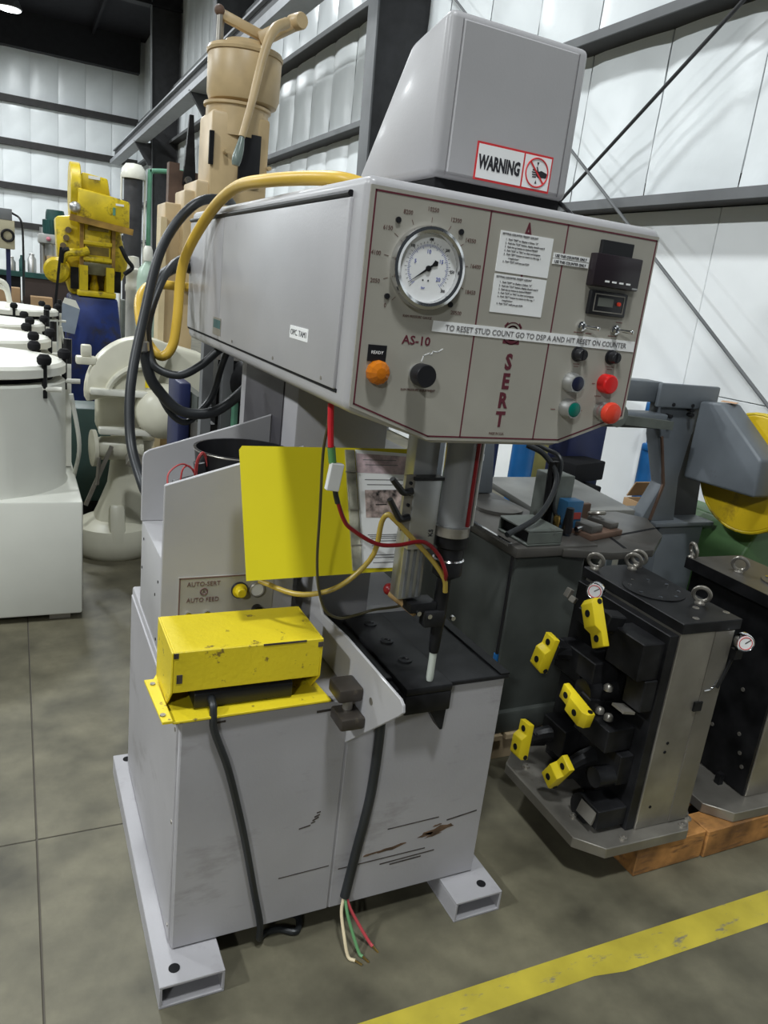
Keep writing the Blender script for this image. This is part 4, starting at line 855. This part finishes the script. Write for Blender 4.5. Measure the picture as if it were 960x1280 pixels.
box(3.19, 3.37, 4.22, 4.26, .35, 1.4).out('panel_sheet', mat('pale_yellow_panel', (.48, .44, .16), .5), yp); box(3.2, 3.36, 4.15, 4.33, 0, .35).out('panel_foot', FLATBLK, yp)
bb = thing('blue_tank', 'bright blue slim cylinder standing left of the yellow panel', 'tank', (2.90, 3.9, 0))
MB().lathe([(.075, 0), (.075, 1.05), (.06, 1.10), (.02, 1.12)], (2.92, 3.9, 0), seg=24).out('tank_body', AZURE, bb); MB().cyl((2.92, 3.9, 1.12), (2.92, 3.9, 1.16), .02, seg=10).out('tank_valve', BRASS, bb)
nt_ = thing('navy_tank', 'dark navy cylinder with a pale top left of the bright blue one', 'tank', (2.68, 3.95, 0))
MB().lathe([(.10, 0), (.10, 1.08), (.08, 1.13)], (2.66, 3.98, 0), seg=24).out('tank_body', NAVY, nt_); MB().lathe([(.05, 1.13), (.05, 1.155), (0, 1.16)], (2.66, 3.98, 0), seg=20).out('tank_cap', LIDW, nt_)

# ================================================================== BACKGROUND ON THE LEFT
# row of pale finishing tanks
tank_labels = ['nearest pale tank on a square base, at the left picture edge',
               'second pale tank from the front, its white lid just above the nearest one',
               'third pale tank from the front in the row on the left',
               'far pale tank with a wide white deck, below the drill with the green motor']
def tank():
    t = thing('finishing_tank', tank_labels[0], 'tank', (-.20, 3.78, 0), 0., 'pale tanks in a row on the left')
    bs = MB().box(-.46, .46, -.32, .62, .035, .575).out('square_base', CREAMW, t, bevel=.012)
    for x in (-.40, .32):
        for y in (-.28, .54): box(x, x+.09, y, y+.06, 0, .035).out('foot', STEEL, t)
    MB().lathe([(.43, .56), (.415, .59), (.412, 1.05), (.40, 1.06)], (0, .12, 0), seg=48).out('tank_shell', CREAMW, t)
    MB().lathe([(.36, 1.06), (.36, 1.085)], (0, .12, 0), seg=40).out('seal_gap', FLATBLK, t)
    ld = MB().lathe([(.40, 1.085), (.415, 1.09), (.415, 1.125), (.40, 1.14), (.1, 1.165), (0, 1.168)], (0, .12, 0), seg=48).out('lid', LIDW, t)
    for k in range(5):
        a = -2.2+k*.75; c = Vector((.41*math.cos(a), .12+.41*math.sin(a), 1.10))
        b = MB().cyl(c+Vector((0, 0, -.10)), c+Vector((0, 0, .06)), .012, seg=10).out('swing_bolt', BLACKST, t)
        MB().lathe([(.024, 0), (.03, .012), (.03, .03), (.018, .045)], c+Vector((0, 0, .045)), seg=12).out('hand_nut', FLATBLK, b)
        MB().cyl(c+Vector((-.03, 0, -.06)), c+Vector((.07, 0, -.06)), .012, seg=10).out('hinge_eye', LIDW, b)
    for z in (.18, .24): MB().tube([(-.14, .0, 1.16), (-.14, .0, 1.16+z*.7), (-.02, .06, 1.16+z*.7), (.02, .08, 1.16)], .022, 10).out('lid_arm', LIDW, ld)
    MB().tube([(.455, .2, .55), (.47, .05, .75), (.43, .0, 1.0)], .010, 8).out('drain_pipe', CREAMW, t)
    box(.42, .45, .30, .36, .58, 1.10).out('hinge_post', LIDW, t)
    MB().cyl((.435, .33, 1.10), (.435, .33, 1.22), .02, seg=10).out('hinge_pin', BLACKST, t)
    return t
t0 = tank()
tree_copy(t0, (-.22, 4.85, 0), 0, tank_labels[1]); tree_copy(t0, (-.22, 5.92, 0), 0, tank_labels[2]); tree_copy(t0, (-.05, 7.6, 0), 0, tank_labels[3])

# cream pedestal machine
C = thing('pedestal_machine', 'cream cast iron pedestal machine with round foot, big arched guard and motor dome', 'machine', (.48, 4.42, 0))
MB().lathe([(.215, 0), (.235, .03), (.24, .10), (.215, .165), (.17, .19), (.13, .20)], (.50, 4.42, 0), seg=40).out('round_foot', CREAM, C)
def ring4(cx, cy, wx, wy, z, n=16): return [(cx+wx*abs(math.cos(2*PI*i/n))**.6*math.copysign(1, math.cos(2*PI*i/n)), cy+wy*abs(math.sin(2*PI*i/n))**.6*math.copysign(1, math.sin(2*PI*i/n)), z) for i in range(n)]
MB().loft([ring4(.53, 4.44, .165, .17, .14), ring4(.545, 4.45, .135, .14, .24), ring4(.57, 4.46, .105, .11, .38), ring4(.585, 4.46, .10, .10, .55), ring4(.60, 4.46, .12, .10, .66)]).out('pedestal', CREAM, C, smooth=60)
MB().prism([(4.18, .10), (4.30, .10), (4.30, .30), (4.26, .32)], 'x', .455, .54).out('foot_web', CREAM, C, bevel=.02)
MB().lathe([(.055, 0), (.065, .02), (.065, .20), (.075, .21), (.075, .23)], (.395, 4.30, .63), (1, .1, 0), 24).out('arm_barrel', CREAM, C)
MB().lathe([(.02, -.03), (.10, -.02), (.10, 0), (.04, .005)], (.385, 4.30, .63), (1, .1, 0), 24).out('hand_wheel', CREAM, C)
body = MB().prism([(.40, .70), (.80, .70), (.98, .78), (.98, 1.16), (.80, 1.20), (.62, 1.20), (.40, .98)], 'y', 4.36, 4.56).out('main_body', CREAM, C, bevel=.03, seg=3)
arc = [(.63+.30*math.cos(a), .93+.31*math.sin(a)) for a in [math.radians(60+i*8) for i in range(17)]]
MB().prism(arc+[(.42, .93-.02), (.66, .93)], 'y', 4.26, 4.40).out('arched_guard', CREAM, C, bevel=.012, seg=2)
MB().tube([(x, 4.245, z) for x, z in [(.63+.20*math.cos(a), .90+.19*math.sin(a)) for a in [math.radians(70+i*12) for i in range(9)]]], .018, 8).out('guard_bead', CREAM, C)
MB().obox((.50, 4.25, .945), (.30, .07, .035), (0, .02, 0)).out('table_ledge', LIDW, C, bevel=.008); MB().obox((.53, 4.25, .735), (.27, .07, .035), (0, .02, 0)).out('table_ledge', LIDW, C, bevel=.008)
MB().obox((.335, 4.3, 1.10), (.10, .08, .04)).obox((.335, 4.3, 1.15), (.05, .06, .06)).out('top_lug', CREAM, C, bevel=.008)
MB().lathe([(.150, 0), (.150, .06), (.135, .10), (.085, .135), (.03, .15), (0, .152)], (.735, 4.30, .85), (-.12, -1, 0), 36).out('motor_dome', CREAM, C)
MB().obox((.645, 4.22, 1.01), (.04, .004, .055)).out('yellow_sticker', YELPAD, C)
MB().obox((.585, 4.10, .60), (.13, .12, .05), (.2, .5, 0)).out('spout_tray', STEEL, C, bevel=.004)
MB().bar((.33, 4.22, .33), (.46, 4.22, .66), .02, .02).out('rack_bar', STEEL, C)
MB().cyl((.385, 4.2, .45), (.395, 4.2, .60), .010, seg=8).out('lever', STEEL, C)
o = thing('rear_lathe', 'dark grimy machine seen under the rear of the head', 'machine', (.85, 3.2, 0))
MB().box(.665, 1.05, 3.05, 3.60, 0, 1.02).out('cabinet_body', mat('grimy_dark_machine', (.055, .052, .045), .5, var=.3, dirt=(.16, .13, .10), dirt_at=.62, dirt_w=.1, dirt_scale=9), o, bevel=.01)
MB().box(.66, .70, 3.00, 3.05, .9, 1.42).box(.74, .78, 3.0, 3.05, .9, 1.42).out('steel_upright', STEELPNT, o)
MB().lathe([(.09, 0), (.10, .03), (.06, .12), (.03, .13)], (.86, 3.05, 1.20), (0, -1, 0), 20).obox((.86, 3.2, 1.15), (.26, .3, .26)).out('spindle_head', BLACKST, o, bevel=.0)
MB().box(.665, .70, 3.1, 3.5, 1.02, 1.12).out('rail', GMACHL, o)
MB().cyl((.79, 2.98, .75), (.79, 2.98, 1.16), .014, seg=10).out('green_post', GREENP, o)
box(.61, .66, 3.2, 3.45, 0, 1.16).out('navy_side', NAVY, o, bevel=.01)
o = thing('green_cabinet', 'dark teal electric box behind the cream pedestal', 'cabinet', (.34, 5.0, 0))
box(.30, .58, 5.0, 5.3, .12, .72).out('box_body', mat('dark_teal_paint', (.035, .07, .065), .45), o, bevel=.01); box(.29, .59, 4.98, 5.32, 0, .12).out('box_plinth', FLATBLK, o)

# yellow punch press on a blue stand
Y = thing('punch_press', 'old yellow punch press on a blue flared stand with flywheel guard', 'machine', (.78, 9, 0))
MB().loft([[(.40, 8.7, 0), (1.14, 8.7, 0), (1.14, 9.5, 0), (.40, 9.5, 0)], [(.53, 8.8, 1.24), (1.00, 8.8, 1.24), (1.00, 9.4, 1.24), (.53, 9.4, 1.24)]]).out('blue_stand', BLUE, Y, bevel=.03)
box(.60, .98, 8.78, 9.42, 1.24, 1.30).out('bolster', YELPRESS, Y, bevel=.01)
box(.62, .70, 8.78, 9.3, 1.30, 1.55).out('bolster_post', YELPRESS, Y); box(.88, .96, 8.78, 9.3, 1.30, 1.55).out('bolster_post', YELPRESS, Y)
MB().prism([(.55, 1.24), (.67, 1.24), (.67, 2.05), (.40, 2.00), (.42, 1.62)], 'y', 8.95, 9.35).prism([(.92, 1.40), (1.06, 1.42), (1.12, 1.60), (1.00, 2.05), (.92, 2.05)], 'y', 8.95, 9.35).out('c_frame', YELPRESS, Y, bevel=.03, seg=2)
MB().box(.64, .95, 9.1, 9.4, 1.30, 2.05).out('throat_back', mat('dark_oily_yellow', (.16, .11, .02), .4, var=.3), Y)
MB().box(.67, .93, 8.86, 9.1, 1.55, 1.98).out('ram_slide', YELPRESS, Y, bevel=.012)
MB().box(.66, .94, 8.83, 8.87, 1.60, 1.64).box(.66, .94, 8.83, 8.87, 1.76, 1.80).out('slide_bar', YELPRESS, Y, bevel=.005)
MB().box(.65, .95, 8.84, 8.9, 1.46, 1.585).out('die_holder', mat('oily_steel', (.13, .12, .07), .35, metal=.5, var=.3), Y, bevel=.01)
MB().lathe([(.03, 0), (.05, .08), (.03, .16), (.03, .30)], (.78, 9.0, 1.25), seg=16).out('punch_stem', YELPRESS, Y)
MB().prism([(.60, 1.96), (1.10, 1.92), (1.10, 2.22), (.93, 2.25), (.60, 2.29)], 'y', 8.75, 9.45).out('gear_housing', YELPRESS, Y, bevel=.02)
MB().prism([(.62, 2.28), (.92, 2.24), (.89, 2.42), (.645, 2.45)], 'y', 8.85, 9.4).out('housing_cap', YELPRESS, Y, bevel=.015)
MB().obox((.76, 8.843, 2.41), (.11, .01, .03)).obox((1.0, 8.748, 2.18), (.08, .006, .02)).out('name_plate', WHITE, Y)
MB().obox((.945, 8.745, 2.11), (.025, .012, .075)).out('green_handle', GREENP, Y)
MB().lathe([(.27, 0), (.28, .01), (.28, .09), (.27, .10), (0, .10)], (.535, 9.05, 2.27), (1, 0, 0), 36).out('flywheel_guard', YELPRESS, Y)
MB().ball((.575, 8.75, 2.10), .055, seg=16, rings=10).out('crank_knob', ALU, Y)
MB().bar((.52, 8.72, 2.0), (1.13, 8.72, 1.93), .04, .06).out('tie_bar', mat('rusty_yellow', (.28, .16, .03), .5, var=.3), Y)
MB().tube([(.46, 8.85, 1.58), (.50, 8.80, 1.65), (.62, 8.80, 1.67), (.70, 8.82, 1.70)], .04, 10).out('side_arm', YELPRESS, Y)
MB().lathe([(.05, -.02), (.13, 0), (.13, .06), (.10, .09), (.0, .10)], (.42, 8.95, 1.47), (-.3, -1, 0), 20).out('pulley_cover', YELPRESS, Y)
MB().bar((.44, 8.74, 1.70), (.36, 8.74, .9), .025, .02).out('treadle_rod', FLATBLK, Y)
for x in (.645, .955): MB().box(x-.018, x+.018, 8.84, 8.90, 1.48, 1.97).out('slide_way', mat('rusty_yellow', (.28, .16, .03), .5, var=.3), Y)
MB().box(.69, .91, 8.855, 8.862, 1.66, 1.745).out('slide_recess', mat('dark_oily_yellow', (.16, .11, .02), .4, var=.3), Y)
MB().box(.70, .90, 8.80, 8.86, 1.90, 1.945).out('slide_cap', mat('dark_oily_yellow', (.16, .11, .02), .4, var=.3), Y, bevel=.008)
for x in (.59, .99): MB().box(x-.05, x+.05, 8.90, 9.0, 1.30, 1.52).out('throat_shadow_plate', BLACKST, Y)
MB().tube([(1.02, 8.80, 1.78), (1.08, 8.78, 1.66), (1.14, 8.80, 1.58), (1.06, 8.80, 1.50)], .022, 8).out('conduit', BLACKST, Y)
MB().tube([(.44, 8.80, 1.55), (.46, 8.78, 1.66), (.52, 8.78, 1.69)], .025, 8).out('trip_lever', BLACKST, Y)
for x, z in ((.50, 1.80), (.47, 1.72), (.52, 1.88)): MB().cyl((x, 8.96, z), (x, 8.92, z), .03, seg=14).out('bolt', mat('rusty_bolt', (.12, .09, .05), .5), Y)
MB().box(1.02, 1.12, 8.7, 8.8, 0, .25).out('yellow_step', YELPRESS, Y) 
o = thing('guard_board', 'blue gray board with white top leaning by the blue stand', 'panel', (.47, 8.5, .85))
MB().prism([(.385, .90), (.55, .87), (.60, 1.12), (.44, 1.17)], 'y', 8.45, 8.49).out('board_sheet', mat('slate_board', (.24, .28, .34), .5), o); MB().prism([(.44, 1.17), (.60, 1.12), (.56, 1.20), (.46, 1.22)], 'y', 8.45, 8.49).out('board_top', LIDW, o); box(.42, .46, 8.46, 8.5, 0, .9).out('board_post', BLACKST, o)

# dust collector behind the press
o = thing('dust_collector', 'dark filter column with white domed top behind the yellow press', 'machine', (1.30, 10, 0))
MB().lathe([(.105, 1.2), (.105, 2.62)], (1.29, 10, 0), seg=24).out('filter_bag', mat('charcoal_filter', (.05, .05, .055), .7, var=.15), o)
MB().lathe([(.14, 2.57), (.145, 2.60), (.13, 2.68), (.09, 2.73), (0, 2.745)], (1.29, 10, 0), seg=28).out('dome', LIDW, o)
for x in (1.155, 1.42): MB().cyl((x, 9.98, 0), (x, 9.98, 2.60), .013, seg=10).out('support_post', LIDW, o)
box(1.17, 1.41, 9.86, 10.1, 0, 1.2).out('hopper', GMACHL, o, bevel=.02)
o = thing('pipe_frame', 'tall green bent pipe frame right of the filter column', 'frame', (1.5, 10, 0))
MB().tube([(1.475, 10, 0), (1.475, 10, 1.5), (1.475, 10, 2.60), (1.49, 10, 2.68), (1.54, 10, 2.70), (1.70, 10, 2.72), (1.90, 10, 2.74)], .028, 10).out('pipe', GREENP, o); box(1.87, 1.95, 9.95, 10.05, 0, 2.76).out('pipe_post', STEELPNT, o)
# gas cylinders
gl = ['left pale green gas cylinder of the pair behind the cables', 'right pale green gas cylinder of the pair behind the cables']
g0 = thing('gas_cylinder', gl[0], 'gas cylinder', (1.18, 8.0, 0), 0., 'gas cylinders behind the press')
MB().lathe([(.10, 0), (.10, 1.50), (.085, 1.58), (.035, 1.64), (.03, 1.68)], seg=24).out('cylinder_body', GASBOT, g0)
MB().lathe([(.04, 1.66), (.045, 1.68), (.045, 1.76), (.03, 1.80), (0, 1.80)], seg=16).out('valve_cap', LIDW, g0)
tree_copy(g0, (1.42, 8.1, 0), 0, gl[1])
o = thing('white_buckets', 'white plastic drum with ribbed rings by the gas cylinders', 'drum', (1.25, 9.55, 0)); 
MB().lathe([(.08, 0), (.08, 1.30), (.09, 1.32), (.09, 1.38), (.08, 1.40), (.08, 1.48), (.09, 1.50), (.09, 1.56), (.07, 1.58), (.06, 1.70), (0, 1.71)], (1.25, 9.55, 0), seg=24).out('drum_body', LIDW, o)

# tan hydraulic press
TT = thing('hydraulic_press', 'tall tan hydraulic press with round cylinder top and long hand lever', 'machine', (1.22, 5, 0))
MB().lathe([(.170, 2.585), (.20, 2.60), (.215, 2.64), (.217, 2.84), (.208, 2.86)], (1.265, 5, 0), seg=40).out('cylinder_jacket', TAN, TT)
MB().lathe([(.222, 2.85), (.225, 2.865), (.215, 2.885), (.13, 2.905), (.12, 2.93), (.05, 2.94), (0, 2.94)], (1.265, 5, 0), seg=40).out('cylinder_head', TAN, TT)
MB().lathe([(.185, 2.40), (.185, 2.56), (.20, 2.565), (.20, 2.58)], (1.235, 5, 0), seg=36).out('frame_neck', TAN, TT)
MB().box(1.05, 1.40, 4.84, 5.18, 1.70, 2.52).out('frame_upper', TAN, TT, bevel=.02)
box(1.215, 1.345, 4.822, 4.842, 2.13, 2.42).out('black_plate', BLACK, TT, bevel=.003, label='black plate on the tan press front')
box(1.04, 1.065, 4.82, 4.845, 2.22, 2.40).out('slot', FLATBLK, TT)
MB().box(.98, 1.40, 4.86, 5.25, 1.60, 2.13).box(.92, 1.05, 4.90, 5.2, 1.5, 2.07).out('frame_shoulder', TAN, TT, bevel=.015)
MB().box(.83, 1.02, 5.0, 5.3, 0.3, 1.99).out('frame_back', TAN, TT, bevel=.01)
box(.80, 1.42, 4.75, 5.4, 0, .30).out('press_base', TAN, TT, bevel=.02)
box(.80, .835, 4.95, 5.1, .4, 1.90).out('frame_edge', mat('pale_tan_edge', (.62, .50, .30), .4), TT)
MB().bar((1.09, 4.95, 3.035), (1.36, 4.93, 2.965), .05, .055).bar((1.32, 4.90, 2.94), (1.50, 4.80, 3.05), .06, .075).out('lever_yoke', TAN, TT, bevel=.012)
MB().cyl((1.09, 4.93, 2.86), (1.09, 4.93, 3.04), .018, seg=12).cyl((1.11, 4.96, 2.86), (1.11, 4.96, 3.03), .012, seg=12).out('link_rod', STEEL, TT)
MB().lathe([(.04, -.05), (.045, -.04), (.045, .05), (.04, .06)], (1.50, 4.80, 3.05), (.3, -1, 0), 18).out('pivot_boss', TAN, TT)
MB().ball((1.085, 4.93, 3.045), .03, seg=14, rings=8).out('rod_end', RUSTBR, TT)
MB().tube([(1.43, 4.76, 3.02), (1.34, 4.70, 2.95), (1.28, 4.66, 2.80), (1.22, 4.62, 2.55), (1.17, 4.60, 2.36)], lambda t: .030-.010*t, 12).out('hand_lever', TAN, TT)
MB().tube([(1.172, 4.60, 2.37), (1.16, 4.595, 2.30), (1.145, 4.59, 2.24), (1.14, 4.59, 2.205)], lambda t: .012+.016*math.sin(t*2.6), 12).out('lever_grip', mat('gray_green_grip', (.16, .20, .18), .25), TT)
MB().cyl((1.135, 4.84, 2.30), (1.135, 4.78, 2.30), .014, seg=10).cyl((1.40, 4.84, 2.25), (1.40, 4.80, 2.25), .012, seg=10).out('stud', TAN, TT)
o = thing('swing_bracket', 'dark brown upright beam with tapered gray arm left of the tan press', 'bracket', (1.2, 6.9, 0))
box(1.10, 1.18, 6.5, 6.6, 0, 2.40).out('upright', RUSTBR, o); MB().prism([(1.20, 2.25), (1.30, 2.25), (1.265, 2.75), (1.235, 2.75)], 'y', 6.46, 6.50).out('tapered_arm', BLACKST, o); MB().cyl((1.235, 6.46, 2.28), (1.235, 6.42, 2.28), .03, seg=14).out('pivot_disc', CHROME, o)
box(1.18, 1.42, 6.5, 6.6, 2.15, 2.35).out('cross_beam', RUSTBR, o)
o = thing('black_reservoir', 'small black capped reservoir at the rear of the press head', 'reservoir', (.62, 2.80, 1.50))
MB().lathe([(.032, 0), (.032, .14), (.028, .15), (0, .15)], (.60, 2.82, 1.505), seg=20).out('reservoir_body', BLACK, o); MB().box(.585, .64, 2.735, 2.85, 1.47, 1.505).out('reservoir_bracket', BLACKST, o)

# bench drill with green motor, and benches at the far left
o = thing('drill_press', 'bench drill with dark green ribbed motor far at the left', 'machine', (.42, 11.5, 0))
MB().box(.30, .62, 11.3, 11.7, 1.75, 1.87).out('head_plate', mat('light_gray_casting', (.38, .38, .36), .45), o, bevel=.02)
mg = MB().lathe([(.145, 1.87), (.155, 1.90), (.15, 2.05), (.12, 2.06), (.115, 2.14), (.105, 2.18), (0, 2.185)], (.51, 11.5, 0), seg=28).out('motor', GREENM, o)
mb = MB()
for k in range(24):
    a = k*PI/12; mb.bar((.51+.152*math.cos(a), 11.5+.152*math.sin(a), 1.89), (.51+.148*math.cos(a), 11.5+.148*math.sin(a), 2.05), .012, .02)
mb.out('cooling_rib', GREENM, mg)
MB().cyl((.36, 11.5, .9), (.36, 11.5, 1.95), .04, seg=16).out('drill_column', ALU, o)
MB().lathe([(.03, 1.45), (.05, 1.50), (.07, 1.60), (.08, 1.75)], (.46, 11.4, 0), seg=18).out('quill', ALU, o)
MB().box(.40, .55, 11.3, 11.55, 1.38, 1.60).out('wood_block', TAN, o)
MB().ball((.42, 11.28, 1.81), .028, seg=12, rings=8).out('pink_button', mat('pink_button', (.6, .2, .25), .4), o)
MB().bar((.55, 11.3, 1.62), (.68, 11.3, 1.50), .012, .012).out('feed_handle', BLACKST, o)
box(.25, .70, 11.1, 11.9, .0, .9).out('drill_stand', mat('dark_brown_stand', (.05, .035, .03), .6), o)
o = thing('work_bench', 'dark cluttered bench under the drill at the far left', 'bench', (.4, 10.8, 0))
box(-.9, .75, 10.6, 11.05, 1.32, 1.38).out('bench_top', GREENM, o); box(.10, .72, 10.62, 11.0, .0, 1.32).out('bench_cabinet', mat('dark_brown_stand', (.05, .035, .03), .6), o); box(-.85, .08, 10.62, 11.0, 0, 1.32).out('bench_leg_panel', FLATBLK, o)
for i, (x, z, m, lab) in enumerate(((-.05, 1.03, CARD, 'brown carton on the far left among the benches'), (.30, .95, CARD, 'second brown carton behind the far pale tank'))):
    o = box(x-.12, x+.12, 10.2, 10.45, z, z+.17).out('carton', m, bevel=.004, seg=1); props(o, lab, 'box')
    s_ = box(x-.16, x+.16, 10.12, 10.5, 0, z-.002).out('storage_crate', mat('dark_crate', (.06, .05, .045), .6), bevel=.006, seg=1); props(s_, 'dark crate under the '+lab.split(' on ')[0].split(' behind ')[0]+(' at the far left' if i == 0 else ' behind the pale tank'), 'crate')
for i, (x, z, r) in enumerate(((-.02, 1.38, .05), (.10, 1.38, .035), (.21, 1.38, .05), (.68, 1.38, .03))):
    o = MB().lathe([(r, 0), (r, .10+.03*i), (r*.6, .13+.03*i), (r*.6, .16+.03*i), (0, .165+.03*i)], (x, 10.75, z+.001), seg=16).out('oil_can', (ALU, GREENM, ALU, GREENP)[i]); props(o, ('bright metal can at the left end of the far bench', 'small dark green can on the far bench', 'bright metal can nearer the drill on the far bench', 'green can at the right end of the far bench')[i], 'can')
o = thing('control_box', 'beige control box hanging on a gray arm at the left picture edge', 'control box', (-.06, 8.5, 1.6))
box(-.20, .02, 8.4, 8.6, 1.62, 1.88).out('box_body', mat('beige_box', (.42, .38, .26), .5), o, bevel=.01); box(-.20, .0, 8.4, 8.6, 1.88, 1.98).out('box_top', STEELPNT, o, bevel=.005)
MB().torus((-.04, 8.38, 1.74), (0, 1, 0), .05, .012, 20, 8).out('dial_ring', BLACKST, o); box(-.06, -.02, 8.45, 8.55, 0, 1.62).out('box_post', NAVY, o)
MB().tube([(.0, 8.5, 1.95), (.07, 8.45, 1.90), (.09, 8.45, 1.75), (.09, 8.45, 1.2)], .01, 8).out('box_cable', BLACK, o)
